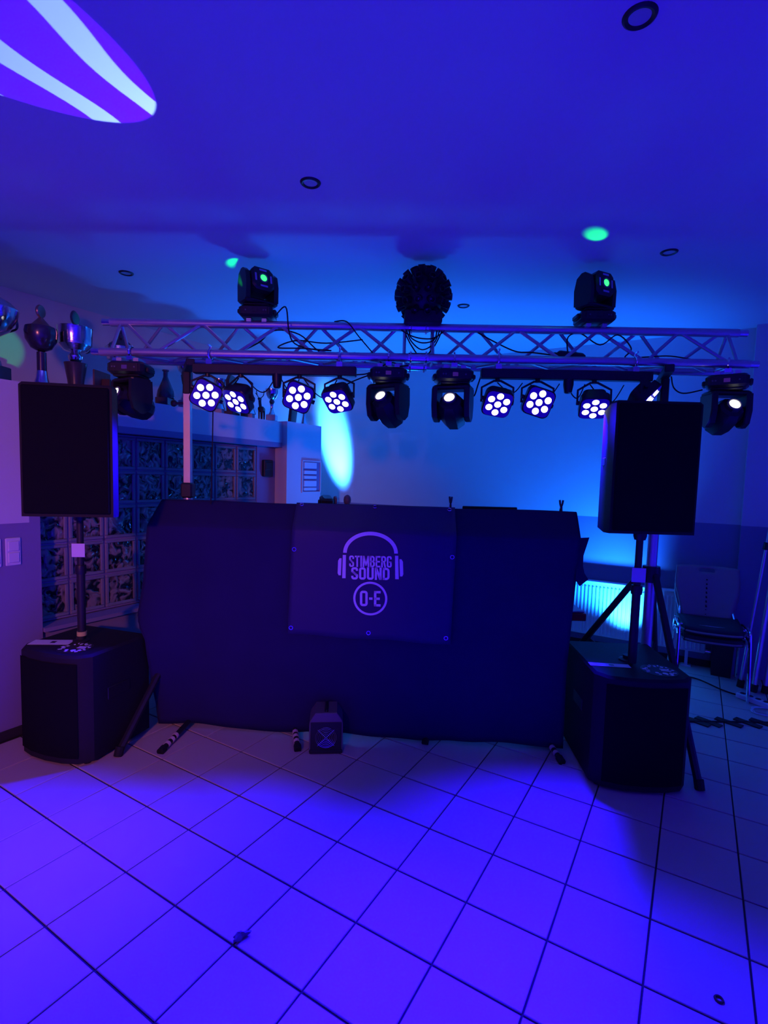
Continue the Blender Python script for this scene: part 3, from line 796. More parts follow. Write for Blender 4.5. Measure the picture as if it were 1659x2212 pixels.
# ================================================================== BOOTH
def lerp(a, b_, t_): return a + (b_ - a) * t_
def interp(tab, z):
    for (z0_, v0), (z1, v1) in zip(tab, tab[1:]):
        if z <= z1: return lerp(v0, v1, max(0, (z - z0_) / (z1 - z0_)))
    return tab[-1][1]
XLt = [(0, -1.37), (.10, -1.385), (.25, -1.40), (.58, -1.405), (.68, -1.47), (.75, -1.482), (1.0, -1.468), (1.29, -1.445), (1.45, -1.41)]
XRt = [(0, 1.125), (.5, 1.12), (1.0, 1.145), (1.29, 1.165), (1.45, 1.185)]
PROF = [(.0, .022), (.0, .20), (.0, .40), (.0, .60), (.0, .8), (.0, 1.0), (.0, 1.15), (.0, 1.25), (.003, 1.283), (.015, 1.302), (.05, 1.34), (.10, 1.395), (.135, 1.432), (.15, 1.440), (.165, 1.432), (.17, 1.36)]
def front_y(x): return 3.205 - (x + 1.45) * .0695
rndc = random.Random(5)
def curtain_pt(u, v, off=0.0):
    k = v * (len(PROF) - 1); i = min(int(k), len(PROF) - 2); f_ = k - i
    dy = lerp(PROF[i][0], PROF[i + 1][0], f_); z = lerp(PROF[i][1], PROF[i + 1][1], f_)
    x = lerp(interp(XLt, z), interp(XRt, z), u)
    dep = max(0, min(1, (1.25 - z) / 1.1))
    fold = math.sin(u * 41 + 1.3 * math.sin(u * 9)) * .5 + .5 * math.sin(u * 23 + 2.0 + z * .8)
    y = front_y(x) + dy - .012 * dep * fold - .01 * dep
    lf = max(0, min(1, (-1.15 - x) / .25)); y -= .11 * lf * max(0, 1 - abs(z - .55) / .38)
    sag = .012 * math.sin(u * PI * 5) if v > .75 else 0
    hem = .018 * (math.sin(u * 17) * .5 + .5) * max(0, 1 - v * 6)
    return Vector((x, y - off, z + hem + sag * .3))
booth = thing('booth_curtain', 'wide black cloth draped over the disc jockey booth front down to the floor', 'curtain', T(0, 0, 0))
cm = MB(); cm.grid(lambda u, v: curtain_pt(u, v), 110, 60)
cloth = cm.build('front_cloth', M_CLOTH, booth, smooth=60)
for nm, u, sg in (('side_cloth', 0, -1), ('side_cloth', 1, 1)):
    sm = MB()
    def fn(a, v, u=u, sg=sg):
        p = curtain_pt(u, v * .98)
        return p + Vector((-sg * .10 * a, .22 * a * (1 if p.z < 1.25 else max(.2, (1.46 - p.z) / .2)), -.02 * a))
    sm.grid(fn, 5, 40); sm.build(nm, M_CLOTH, booth, smooth=60)
for o_ in booth.children:
    sd = o_.modifiers.new('thickness', 'SOLIDIFY'); sd.thickness = .003; sd.offset = -1 if o_ is cloth else 0
fl = MB()
fpoly = [(1.155, 1.292), (1.225, 1.297), (1.20, 1.21), (1.19, 1.13), (1.195, 1.09), (1.215, 1.055), (1.165, 1.015), (1.14, 1.05)]
n = len(fpoly)
fl.add([(x, 3.035 - .03 * math.sin(z * 14), z) for x, z in fpoly] + [(x, 3.039 - .03 * math.sin(z * 14), z) for x, z in fpoly],
       [tuple(range(n)), tuple(reversed(range(n, 2 * n)))] + [(k, (k + 1) % n + 0, (k + 1) % n + n, k + n) for k in range(n)])
fl.build('loose_corner', M_CLOTH, booth)

# frame under the cloth with taped splayed feet
bf = thing('booth_trestle', 'folding booth trestle whose feet taped black and white stick out below the cloth', 'trestle', T(0, 0, 0))
MB().bevbox((-.13, 3.30, 1.30), (2.3, .03, .03), .005, Matrix.Rotation(-.069, 4, 'Z')).build('top_rail', M_BLACKMETAL, bf)
MB().bevbox((-.13, 3.285, .72), (2.3, .03, .03), .005, Matrix.Rotation(-.069, 4, 'Z')).build('middle_rail', M_BLACKMETAL, bf)
def striped(p0, p1, rr=.016):
    p0 = Vector(p0); p1 = Vector(p1); d = p1 - p0
    l = MB().cyl(p0, p1, rr, n=10).build('leg', M_BLACKMETAL, bf)
    L = d.length
    for k, a in enumerate((.03, .075, .115)):
        q0 = p1 - d.normalized() * (a + .035); q1 = p1 - d.normalized() * (a + .035 + .022)
        s_ = MB().cyl(q0, q1, rr + .002, n=10); s_.build('tape_stripe', M_TAPE, l)
    MB().cyl(p1 - d.normalized() * .04, p1, rr + .006, n=10).build('foot', M_RUBBER, l)
striped((-1.165, 3.31, .06), (-1.235, 2.88, .012))
striped((-.545, 3.29, .07), (-.455, 2.945, .012))
striped((.345, 3.23, .10), (.30, 3.06, .012))
striped((1.025, 3.22, .07), (1.075, 2.885, .012))
for x, y in ((-1.165, 3.325), (-.545, 3.305), (.345, 3.25), (1.025, 3.24)): MB().cyl((x, y, .0), (x, y, 1.29), .014, n=10).build('upright', M_BLACKMETAL, bf)

# banner
BU0 = lambda z: -.530 + (1.445 - z) * -.028 ; BU1 = lambda z: .445 + (1.445 - z) * -.02
ban = thing('banner', 'black vinyl banner with a white headphone logo hung on the booth cloth', 'banner', T(0, 0, 0))
bprof = [(-.014, .655), (-.014, .8), (-.014, 1.0), (-.014, 1.15), (-.013, 1.25), (-.010, 1.29), (.005, 1.312), (.05, 1.356), (.10, 1.412), (.132, 1.446)]
def ban_pt(u, v, off=0.0):
    k = v * (len(bprof) - 1); i = min(int(k), len(bprof) - 2); f_ = k - i
    dy = lerp(bprof[i][0], bprof[i + 1][0], f_); z = lerp(bprof[i][1], bprof[i + 1][1], f_)
    x = lerp(BU0(z), BU1(z), u)
    z += -.018 * u * (1 - v) + .004 * math.sin(u * PI * 4) * (1 - v)
    wr = .006 * math.sin(u * 9 + v * 5) * max(0, v - .5) * 2
    return Vector((x, front_y(x) + dy - .022 - off - abs(wr), z))
bm_ = MB(); bm_.grid(ban_pt, 40, 36); bo = bm_.build('vinyl_sheet', M_VINYL, ban, smooth=60)
sd = bo.modifiers.new('thickness', 'SOLIDIFY'); sd.thickness = .002; sd.offset = 1
for u, v in ((.035, .975), (.5, .975), (.965, .965), (.02, .36), (.98, .36), (.02, .03), (.5, .03), (.97, .03)):
    p = ban_pt(u, v, .007 if v > .7 else .003); tilt = R(48) if v > .7 else 0
    MB().torus((0, 0, 0), .011, .0035, rotm(PI / 2 - tilt, 0, 0), n=16, m=6).build('grommet', M_CHROME, ban, Matrix.Translation(p))
# print: anything flat on the banner plane; local x right, z up, facing -Y
Lc = Vector((-.058, front_y(-.058) - .0405, 1.05))
LM = Matrix.Translation(Lc) @ Matrix.Rotation(math.atan(-.0695), 4, 'Z') @ Matrix.Rotation(R(-1.2), 4, 'Y')
def printed(name, poly_list):
    q = MB()
    for poly in poly_list:
        n = len(poly)
        a = sum(poly[i][0] * poly[(i + 1) % n][1] - poly[(i + 1) % n][0] * poly[i][1] for i in range(n))
        if a < 0: poly = poly[::-1]
        q.prism(poly, .0012, rotm(PI / 2, 0, 0))
    return q.build(name, M_PRINT, ban, LM, smooth=0)
def arc_quads(cx, cz, rx, rz, w, a0, a1, n=28):
    out = []
    for k in range(n):
        t0 = lerp(a0, a1, k / n); t1 = lerp(a0, a1, (k + 1) / n)
        out.append([(cx + (rx - w) * math.cos(t0), cz + (rz - w) * math.sin(t0)), (cx + rx * math.cos(t0), cz + rz * math.sin(t0)), (cx + rx * math.cos(t1), cz + rz * math.sin(t1)), (cx + (rx - w) * math.cos(t1), cz + (rz - w) * math.sin(t1))])
    return out
printed('headphone_band', arc_quads(0, .118, .163, .128, .022, 0, PI, 30))
for s_, zo in ((-1, 0), (1, 0)):
    printed('headphone_cushion', [[(s_ * .146, .105), (s_ * .165, .105), (s_ * .169, -.035), (s_ * .148, -.035)]])
    printed('headphone_cup', [[(s_ * .172, .085), (s_ * .184, .085), (s_ * .193, .07), (s_ * .196, -.005), (s_ * .190, -.018), (s_ * .176, -.018)]])
printed('circle_emblem', arc_quads(0, -.155, .102, .102, .013, 0, 2 * PI, 44))

def rr_ring(w, h, sw, r, x0=0, z0=0, seg=4):
    """rounded rectangular ring as quads (letter O)"""
    o = rrect(w, h, r, seg); i_ = rrect(w - 2 * sw, h - 2 * sw, max(r - sw, .001), seg); n = len(o)
    return [[(x0 + o[k][0], z0 + o[k][1]), (x0 + o[(k + 1) % n][0], z0 + o[(k + 1) % n][1]), (x0 + i_[(k + 1) % n][0], z0 + i_[(k + 1) % n][1]), (x0 + i_[k][0], z0 + i_[k][1])] for k in range(n)]
def half_ring(w, h, sw, r, keep):
    return [q for q in rr_ring(w, h, sw, r, seg=5) if keep(sum(p[0] for p in q) / 4, sum(p[1] for p in q) / 4)]
def rect(x0, z0, x1, z1): return [(x0, z0), (x1, z0), (x1, z1), (x0, z1)]
def glyph(ch, w, h, s_):
    """condensed bold capitals built from strokes; returns polygons, origin lower left"""
    cx, cz = w / 2, h / 2; r = w * .38
    O = lambda: [[(x + cx, z + cz) for x, z in q] for q in rr_ring(w, h, s_, r, seg=5)]
    def sub_(pred): return [q for q in O() if pred(sum(p[0] for p in q) / 4, sum(p[1] for p in q) / 4)]
    if ch in 'O': return O()
    if ch == 'U': return [rect(0, r, s_, h), rect(w - s_, r, w, h)] + [q for q in O() if max(p[1] for p in q) <= r + 1e-6]
    if ch == 'I': return [rect(0, 0, s_, h)]
    if ch == 'T': return [rect(w / 2 - s_ / 2, 0, w / 2 + s_ / 2, h), rect(0, h - s_, w, h)]
    if ch == 'E': return [rect(0, 0, s_, h), rect(0, 0, w, s_), rect(0, h - s_, w, h), rect(0, cz - s_ / 2, w * .88, cz + s_ / 2)]
    if ch == '-': return [rect(0, cz - s_ * .5, w, cz + s_ * .5)]
    if ch == 'N': return [rect(0, 0, s_, h), rect(w - s_, 0, w, h), [(0, h), (s_ * 1.05, h), (w, 0), (w - s_ * 1.05, 0)]]
    if ch == 'M': return [rect(0, 0, s_, h), rect(w - s_, 0, w, h), [(0, h), (s_ * 1.1, h), (cx + s_ * .45, h * .12), (cx - s_ * .45, h * .12)], [(w, h), (w - s_ * 1.1, h), (cx - s_ * .45, h * .12), (cx + s_ * .45, h * .12)]]
    def bowl(z0_, z1_, ww):
        hh = z1_ - z0_; rr_ = min(hh * .45, ww * .5); out = [rect(0, z0_, ww - rr_, z0_ + s_), rect(0, z1_ - s_, ww - rr_, z1_), rect(ww - s_, z0_ + rr_, ww, z1_ - rr_)]
        ri = max(rr_ - s_, .0005)
        for (ccx, ccz, a0) in ((ww - rr_, z1_ - rr_, 0), (ww - rr_, z0_ + rr_, -PI / 2)):
            for k in range(5):
                t0 = a0 + PI / 2 * k / 5; t1 = a0 + PI / 2 * (k + 1) / 5
                out.append([(ccx + ri * math.cos(t0), ccz + ri * math.sin(t0)), (ccx + rr_ * math.cos(t0), ccz + rr_ * math.sin(t0)), (ccx + rr_ * math.cos(t1), ccz + rr_ * math.sin(t1)), (ccx + ri * math.cos(t1), ccz + ri * math.sin(t1))])
        return out
    if ch == 'D': return [rect(0, 0, s_, h)] + bowl(0, h, w)
    if ch == 'B': return [rect(0, 0, s_, h)] + bowl(0, cz + s_ / 2, w) + bowl(cz - s_ / 2, h, w * .96)
    if ch == 'R': return [rect(0, 0, s_, h)] + bowl(cz - s_ / 2, h, w) + [[(w * .42, cz), (w * .42 + s_ * 1.05, cz), (w, 0), (w - s_ * 1.08, 0)]]
    if ch == 'G':
        keep = [q for q in O() if not (min(p[0] for p in q) > cx and max(p[1] for p in q) - min(p[1] for p in q) > h * .3)]
        return keep + [rect(w - s_, r * .9, w, cz + s_ * .3), rect(cx, cz - s_ * .6, w, cz + s_ * .3), rect(w - s_, h * .72, w, h - r)]
    if ch == 'S':
        top = [q for q in O() if min(p[1] for p in q) >= h - r - 1e-6]; bot = [q for q in O() if max(p[1] for p in q) <= r + 1e-6]
        return top + bot + [rect(0, h * .62, s_, h - r), rect(w - s_, h * .70, w, h - r), rect(w - s_, r, w, h * .38), rect(0, r, s_, h * .30),
                            [(0, h * .62), (s_, h * .66), (w, h * .40), (w - s_, h * .34)], [(0, h * .64), (s_ * 1.1, h * .68), (w, h * .38), (w - s_ * 1.0, h * .30)]]
    return []
def word(txt, x0, z0, wd_, h, s_, gap, wide={}):
    tot = sum((s_ if c == 'I' else wide.get(c, 1) * wd_) + gap for c in txt) - gap
    x = x0 - tot / 2
    for c in txt:
        cw = s_ if c == 'I' else wide.get(c, 1) * wd_
        printed('letter', [[(px + x, pz + z0) for px, pz in q] for q in glyph(c, cw, h, s_)])
        x += cw + gap
word('STIMBERG', 0, .034, .0292, .068, .0098, .0042, {'M': 1.34})
word("SOUND", 0, -.0415, .041, .074, .0132, .006)
word('O-E', 0, -.202, .047, .094, .0145, .008, {'-': .45, 'E': .85})

# clamps holding the cloth
for x, z, lb in ((.425, 1.452, 'black spring clamp gripping the cloth edge at the banner corner'), (1.095, 1.450, 'black spring clamp gripping the cloth near the loudspeaker end')):
    t = thing('spring_clamp', lb, 'clamp', T(x, front_y(x) + .16, z), 'spring clamps on the cloth edge')
    for s_ in (-1, 1):
        MB().tube([(s_ * .004, s_ * .018, -.05), (0, s_ * .010, 0), (s_ * .003, -s_ * .008, .03), (s_ * .006, -s_ * .012, .058)], .006, n=6).build('jaw', M_BLACKPLASTIC, t)
    MB().cyl((-.008, 0, .012), (.008, 0, .012), .006, n=8).build('spring', M_CHROME, t)

# table behind the booth and gear on it
tb = thing('table', 'table with red edge half hidden behind the booth cloth', 'table', T(0, 0, 0))
MB().bevbox((.17, 3.86, .725), (2.50, .62, .012), .003).build('table_top', M_TABLETOP, tb)
MB().bevbox((.17, 3.86, .69), (2.52, .64, .052), .004).build('red_edge', M_REDEDGE, tb)
for x in (-1.0, 1.33):
    for y in (3.62, 4.12): MB().cyl((x, y, 0), (x, y, .67), .018, n=10).build('leg', M_BLACKMETAL, tb)
fc = thing('flight_case', 'black flight case on the table behind the booth cloth', 'case', T(.17, 3.62, .735))
MB().bevbox((0, 0, .24), (1.3, .36, .48), .01).build('body', M_CABINET, fc)
MB().bevbox((0, 0, .485), (1.3, .36, .012), .004).build('rim', M_ALU, fc)
lp = thing('laptop', 'black laptop screen edge peeking over the booth cloth', 'laptop', T(.72, 3.62, 1.228))
MB().bevbox((0, -.0, .008), (.36, .24, .016), .004).build('keyboard_base', M_BLACKPLASTIC, lp)
MB().bevbox((0, -.125, .105), (.365, .010, .22), .004, rotm(R(8), 0, 0)).build('screen', M_BLACKPLASTIC, lp)
mc = thing('microphone', 'microphone head standing behind the booth cloth', 'microphone', T(-.24, 3.60, 1.228))
MB().lathe([(.045, 0), (.045, .01), (.010, .016), (.009, .12)], n=16).build('stand', M_BLACKMETAL, mc)
MB().lathe([(.010, .09), (.014, .16), (.017, .20)], n=16).build('handle', M_BLACKPLASTIC, mc)
MB().lathe([(.017, .20), (.024, .212), (.026, .23), (.022, .25), (.010, .262), (.0001, .265)], n=16).build('grille_head', M_FOG, mc)
sp_ = thing('small_spotlight', 'small black spotlight standing behind the booth cloth near the banner corner', 'spotlight', T(-.385, 3.62, 1.228) @ Matrix.Rotation(R(20), 4, 'Z'))
MB().bevbox((0, 0, .02), (.09, .08, .04), .008).build('base', M_BLACKPLASTIC, sp_)
for s_ in (-1, 1): MB().bevbox((s_ * .052, 0, .13), (.010, .04, .19), .004).build('arm', M_BLACKPLASTIC, sp_)
MB().bevbox((0, 0, .205), (.085, .11, .085), .014, rotm(R(15), 0, 0)).build('head', M_BLACKPLASTIC, sp_)
MB().lathe([(.03, 0), (.032, .012), (.028, .012), (.0001, .008)], T(.055, 0, .22) @ rotm(0, PI / 2, 0), n=14).build('knob', M_FOG, sp_)

# uplighters behind the booth
def uplight(loc, target, lb, power, color, size, blend, radius=.05):
    t = thing('uplighter', lb, 'uplighter', T(*loc), 'cyan uplighters behind the booth')
    d = (Vector(target) - Vector(loc)).normalized()
    F = Matrix.Translation((0, 0, .13)) @ frame(d)
    MB().lathe([(.085, .02), (.095, 0), (.095, -.10), (.06, -.14)], F @ rotm(PI / 2, 0, 0), n=18).build('housing', M_BLACKPLASTIC, t)
    MB().lathe([(.0001, .022), (.075, .022), (.08, .02)], F @ rotm(PI / 2, 0, 0), n=18).build('lens', M_LENSOFF, t)
    for s_ in (-1, 1): MB().bevbox((s_ * .105, 0, .07), (.008, .05, .14), .003).build('bracket', M_BLACKMETAL, t)
    MB().bevbox((0, 0, .005), (.22, .12, .01), .003).build('floor_plate', M_BLACKMETAL, t)
    lo = light('SPOT', 'uplighter_beam', Vector(loc) + Vector((0, 0, .13)) + d * .06, power, color, target, size, blend, radius)
    lo.parent = t; lo.matrix_parent_inverse = t.matrix_world.inverted()
    return t
lA = W(-.68, 3.50); lB = W(2.33, 3.86); lC = W(.22, 3.30)
CY = (.003, .14, 1)
u1 = uplight((lA.x, lA.y, .0), W(-1.19, YB, 2.00), 'uplighter on the floor in the corner behind the pier', 16000, (.022, .19, 1), R(14.5), 1.0)
uplight((lC.x, lC.y, .0), W(.02, 2.78, 2.6), 'added uplighter on the floor between the corner pier and the table', UP_L, CY, R(84), 1.0, .25)  # extra lamp added for the wide blue wash on ceiling and pier
uplight((lB.x, lB.y, .0), W(1.35, YB, 2.5), 'uplighter on the floor in front of the radiator', UP_R, CY, R(92), 1.0)
u2 = bpy.data.objects['uplighter.002']
lo = light('SPOT', 'uplighter_beam', Vector((lB.x, lB.y, .19)), 260, (.014, .20, 1), W(2.27, YB - .1, .50), R(70), 1.0, .04)
lo.parent = u2; lo.matrix_parent_inverse = u2.matrix_world.inverted()

# ================================================================== FOG MACHINE
fg = thing('fog_machine', 'small grey fan machine with round wire grille on the floor before the booth', 'fog machine', T(-.291, 2.94, 0) @ Matrix.Rotation(R(5), 4, 'Z'))
prof = [(-.098, .0), (.098, .0), (.098, .165), (.092, .19), (.062, .235), (-.062, .235), (-.092, .19), (-.098, .165)]
MB().prism(prof, .16, T(0, .16, .006) @ rotm(PI / 2, 0, 0), b=.004).build('housing', M_FOG, fg)
MB().bevbox((0, -.003, .10), (.180, .006, .175), .003).build('front_plate', M_BLACKMETAL, fg)
MB().bevbox((0, .08, .243), (.022, .13, .02), .006).build('handle', M_BLACKPLASTIC, fg)
MB().bevbox((0, -.004, .012), (.192, .02, .022), .004).build('base_lip', M_BLACKMETAL, fg)
Mg = T(0, -.009, .098)
for rr_ in (.012, .022, .032, .042, .052, .060): MB().torus((0, 0, 0), rr_, .0014, rotm(PI / 2, 0, 0), n=28, m=5).build('grille_ring', M_CHROME, fg, Mg)
for a in (45, 135):
    MB().cyl((-.068 * math.cos(R(a)), -.002, -.068 * math.sin(R(a))), (.068 * math.cos(R(a)), -.002, .068 * math.sin(R(a))), .0022, n=6).build('grille_bar', M_CHROME, fg, Mg)
MB().lathe([(.0001, .003), (.060, .003), (.062, 0)], Mg @ T(0, .004, 0) @ rotm(PI / 2, 0, 0), n=24).build('fan_opening', M_RUBBER, fg)

# ================================================================== CHAIRS, CORNER
def make_chair(lb, M, grp):
    t = thing('stacking_chair', lb, 'chair', M, grp)
    sd_ = MB()
    def seat(u, v):
        x = (u - .5) * .44 * (1 - .12 * (1 - v)); y = -.20 + v * .40
        z = .455 + .012 * (2 * u - 1) ** 2 - .02 * (1 - v) ** 3
        return (x, y, z)
    sd_.grid(seat, 10, 10); so = sd_.build('seat', M_PADBLUE, t, smooth=60)
    mo = so.modifiers.new('thickness', 'SOLIDIFY'); mo.thickness = .045
    sr = MB(); sr.tube([(-.225, .20, .43), (-.225, 0, .425), (-.21, -.16, .42), (-.12, -.215, .415), (.12, -.215, .415), (.21, -.16, .42), (.225, 0, .425), (.225, .20, .43)], .008, n=6); sr.build('seat_rim', M_SHELL, t)
    bk2 = MB()
    def back(u, v):
        w_ = lerp(.17, .235, min(1, v * 1.7)) * (1 - .10 * max(0, v - .75) * 4 * .3)
        x = (u * 2 - 1) * w_; y = .20 + .10 * v + .05 * (1 - (2 * u - 1) ** 2) * .6
        zt = .44 + .43 * v - .03 * max(0, v - .85) * 6 * abs(2 * u - 1) ** 4 * .3
        return (x, y, zt)
    nu, nv = 16, 16
    pts = [back(i / nu, j / nv) for j in range(nv + 1) for i in range(nu + 1)]
    fcs = []
    for j in range(nv):
        for i in range(nu):
            if j == 14 and 6 <= i <= 9: continue          # hand slot
            if i in (7,) and j in (4, 6, 8, 10, 12) and False: continue
            fcs.append((j * (nu + 1) + i, j * (nu + 1) + i + 1, (j + 1) * (nu + 1) + i + 1, (j + 1) * (nu + 1) + i))
    bk2.add(pts, fcs); bo_ = bk2.build('backrest', M_SHELL, t, smooth=60)
    mo = bo_.modifiers.new('thickness', 'SOLIDIFY'); mo.thickness = .012
    for k in range(7):
        p = back(.5, .22 + k * .085)
        MB().cyl((p[0], p[1] - .016, p[2]), (p[0], p[1] - .004, p[2]), .006, n=8).build('vent_hole', M_RUBBER, bo_)
    for sx in (-1, 1):
        f_ = MB().tube([(sx * .24, -.25, 0), (sx * .235, -.20, .40), (sx * .235, -.14, .455), (sx * .235, .06, .45)], .011, n=8); f_.build('leg', M_CHROME, t)
        f_ = MB().tube([(sx * .25, .26, 0), (sx * .235, .14, .38), (sx * .235, .06, .45), (sx * .235, -.06, .45)], .011, n=8); f_.build('leg', M_CHROME, t)
        MB().tube([(sx * .20, .16, .44), (sx * .19, .24, .52), (sx * .19, .27, .66)], .010, n=8).build('back_support', M_CHROME, t)
    MB().cyl((-.235, -.1, .44), (.235, -.1, .44), .009, n=8).build('cross_tube', M_CHROME, t)
    return t
CM = T(2.665, 4.13, 0) @ Matrix.Rotation(R(-24), 4, 'Z')
make_chair('lower of two stacked chairs with dark seats beside the radiator', CM, 'stacked chairs by the radiator')
make_chair('upper of two stacked chairs with grey backrest and dark seat beside the radiator', CM @ T(0, .0, .068), 'stacked chairs by the radiator')
bn = thing('waste_bin', 'black bin standing behind the stacked chairs', 'bin', T(2.96, 4.40, 0) @ Matrix.Rotation(YAW + PI / 4, 4, 'Z'))
MB().lathe([(.10, 0), (.12, .40), (.125, .40), (.125, .43), (.115, .43), (.095, .02)], n=4).build('body', M_BLACKPLASTIC, bn)
MB().box((0, 0, .445), (.19, .19, .02), Matrix.Rotation(PI / 4, 4, 'Z')).build('lid', M_BLACKPLASTIC, bn)

# folded aluminium tripod leaning at the picture edge
fs_ = thing('folded_stand', 'folded silver tripod stand leaning against the wall corner behind the chairs', 'stand', T(0, 0, 0))
def ft(p, q, r0, m=M_ALU): MB().cyl(p, q, r0, n=12).build('tube', m, fs_)
ft((2.985, 4.03, .03), (3.13, 4.10, 1.16), .019); ft((3.06, 4.01, .035), (3.21, 4.08, 1.24), .016); ft((2.94, 4.12, .03), (3.105, 4.15, 1.34), .013)
ft((3.12, 4.09, 1.05), (3.185, 4.13, 1.52), .014)
for (x, y, z, r0) in ((3.118, 4.094, 1.07, .03), (3.083, 4.146, 1.15, .026), (3.19, 4.07, 1.06, .026)):
    MB().lathe([(r0, -.03), (r0, .03)], T(x, y, z) @ rotm(0, R(8), 0), n=12).build('collar', M_BLACKPLASTIC, fs_)
for (x, y) in ((2.985, 4.03), (3.06, 4.01), (2.94, 4.12)):
    MB().cyl((x, y, 0), (x + .008, y, .06), .026, n=10).build('foot', M_RUBBER, fs_)

# power strip and cables on the floor
ps = thing('power_strip', 'white power strip lying on the floor beside the chair leg', 'power strip', T(2.835, 3.80, 0) @ Matrix.Rotation(R(-65), 4, 'Z'))
MB().bevbox((0, 0, .022), (.26, .055, .044), .008).build('case', M_WHITEPL, ps)
for k in range(4): MB().lathe([(.019, .0), (.019, .004), (.016, .004), (.015, .001)], T(-.09 + .055 * k, 0, .043), n=14).build('socket', M_FOG, ps)
co = [(2.80 + (.09 + .012 * math.sin(k * 1.7)) * math.cos(k * .62), 3.64 + (.07 + .01 * math.cos(k * 2.1)) * math.sin(k * .62), .008 + .002 * (k % 5)) for k in range(32)]
tag(MB().tube(co, .0035, n=6).build('cable', M_WHITEPL), 'coiled thin white cable on the floor before the power strip', 'cable')
cable([(2.02, 4.35, .006), (2.45, 4.33, .006), (2.66, 4.28, .006), (2.74, 4.04, .006), (2.80, 3.95, .006), (2.845, 3.93, .02)], 'black floor cable running to the white power strip', .006)
tape = thing('taped_cable', 'black cable across the floor held by slanted strips of black tape', 'taped cable', T(0, 0, 0))
MB().tube([(1.95, 3.46, .006), (2.2, 3.465, .006), (2.45, 3.475, .006), (2.75, 3.478, .006), (3.1, 3.47, .006)], .007, n=6).build('cord', M_RUBBER, tape)
for k, x in enumerate((2.06, 2.20, 2.28, 2.42, 2.55, 2.66, 2.80)):
    MB().box((x, 3.47, .004), (.055, .16, .008), Matrix.Rotation(R(34 + 5 * (k % 2)), 4, 'Z')).build('tape_strip', M_BLACKMETAL, tape)

# scraps on the floor
sc_ = MB()
def crumple(u, v):
    a = u * 2 * PI; rr_ = (.012 + .006 * math.sin(a * 3 + v * 4)) * math.sin(v * PI) + .0005
    return (rr_ * math.cos(a) * 2.2, rr_ * math.sin(a), .012 - .011 * math.cos(v * PI) + .002 * math.sin(a * 5))
sc_.grid(crumple, 14, 8)
tag(sc_.build('paper_scrap', M_FOG, None, T(-.452, 1.700, 0) @ Matrix.Rotation(R(35), 4, 'Z')), 'crumpled dark scrap lying on a tile joint', 'scrap')
tag(MB().torus((0, 0, .003), .011, .004, n=18, m=6).build('ring_scrap', M_WOODDARK, None, T(1.105, 1.528, 0)), 'tiny dark ring lying on the floor tiles', 'scrap')

# ================================================================== TROPHIES ON THE LEDGE
LZ = 2.12
def troph(name, y, x, parts, lb, yaw=0, s=1.0, z=LZ + .001):
    t = thing(name, lb, 'trophy', ROOM @ T(x, y, z) @ Matrix.Rotation(R(-60) + yaw, 4, 'Z') @ Matrix.Scale(s, 4), 'trophies on the wall ledge')
    for p in parts:
        nm, m, prof_ = p[0], p[1], p[2]
        mb = MB()
        if isinstance(prof_, MB): mb = prof_
        else: mb.lathe(prof_, n=p[3] if len(p) > 3 else 20)
        mb.build(nm, m, t)
    return t
def handles(r0, z0_, z1, out):
    hs = []
    for s_ in (-1, 1):
        hs.append(('handle', M_PEWTER, MB().tube([(s_ * r0, 0, z1), (s_ * (r0 + out), 0, z1 + .01), (s_ * (r0 + out * 1.1), 0, (z0_ + z1) / 2), (s_ * r0 * .8, 0, z0_)], .007, n=6)))
    return hs
BASEB = lambda w, h: ('base', M_MARBLE, MB().bevbox((0, 0, h / 2), (w, w * .8, h), .004))
troph('trophy_cup', .275, -.76, [BASEB(.15, .085), ('stem', M_SILVER, [(.05, .085), (.045, .11), (.02, .16), (.018, .22), (.03, .25)]), ('bowl', M_SILVER, [(.03, .25), (.09, .29), (.13, .36), (.14, .41), (.10, .45), (.03, .49), (.012, .52)]), ('finial', M_GOLDISH, [(.012, .52), (.045, .56), (.05, .60), (.03, .64), (.001, .65)])] + handles(.13, .30, .40, .07),
      'large silver lidded cup with beaded handles cut by the picture edge')
troph('trophy_cup', .555, -.78, [('foot', M_SILVER, [(.075, 0), (.06, .02), (.04, .08), (.035, .13)]), ('stem', M_PEWTER, [(.033, .13), (.033, .27), (.02, .275)]), ('bowl', M_PEWTER, [(.02, .275), (.07, .30), (.105, .36), (.112, .42), (.105, .455), (.02, .46)]), ('lid', M_GOLDISH, [(.10, .455), (.06, .475), (.03, .51), (.014, .53)]),
      ('medallion', M_GOLDISH, MB().lathe([(.0001, .01), (.045, .01), (.05, 0), (.045, -.01), (.0001, -.01)], T(0, 0, .575) @ rotm(PI / 2, 0, 0), n=20))], 'dark lidded bowl trophy on a slim stem with a round medallion on top', s=.82)
troph('trophy_cup', .765, -.78, [('base', M_WHITESTONE, [(.05, 0), (.05, .03)]), ('vase', M_MARBLE, [(.045, .03), (.05, .08), (.068, .19), (.07, .195)], ), ('knob', M_SILVER, [(.025, .195), (.04, .215), (.045, .24), (.025, .265)]), ('cup', M_SILVER, [(.03, .265), (.07, .275), (.10, .31), (.103, .42), (.106, .425), (.09, .425)]),
      ('emblem', M_PEWTER, MB().lathe([(.0001, .008), (.04, .008), (.05, 0), (.04, -.008), (.0001, -.008)], T(0, 0, .485) @ rotm(PI / 2, 0, 0), n=14)), ('handle', M_PEWTER, MB().torus((-.115, 0, .345), .045, .016, rotm(PI / 2, 0, 0)))], 'shiny silver cup on a dark vase shaped foot with an emblem on top')
pb = thing('picture_board', 'small brown picture board standing on the ledge behind the loudspeaker top', 'picture', ROOM @ T(-.76, .93, LZ) @ Matrix.Rotation(R(-62), 4, 'Z'))
MB().bevbox((0, 0, .085), (.19, .012, .17), .003).build('board', M_BOARD, pb)
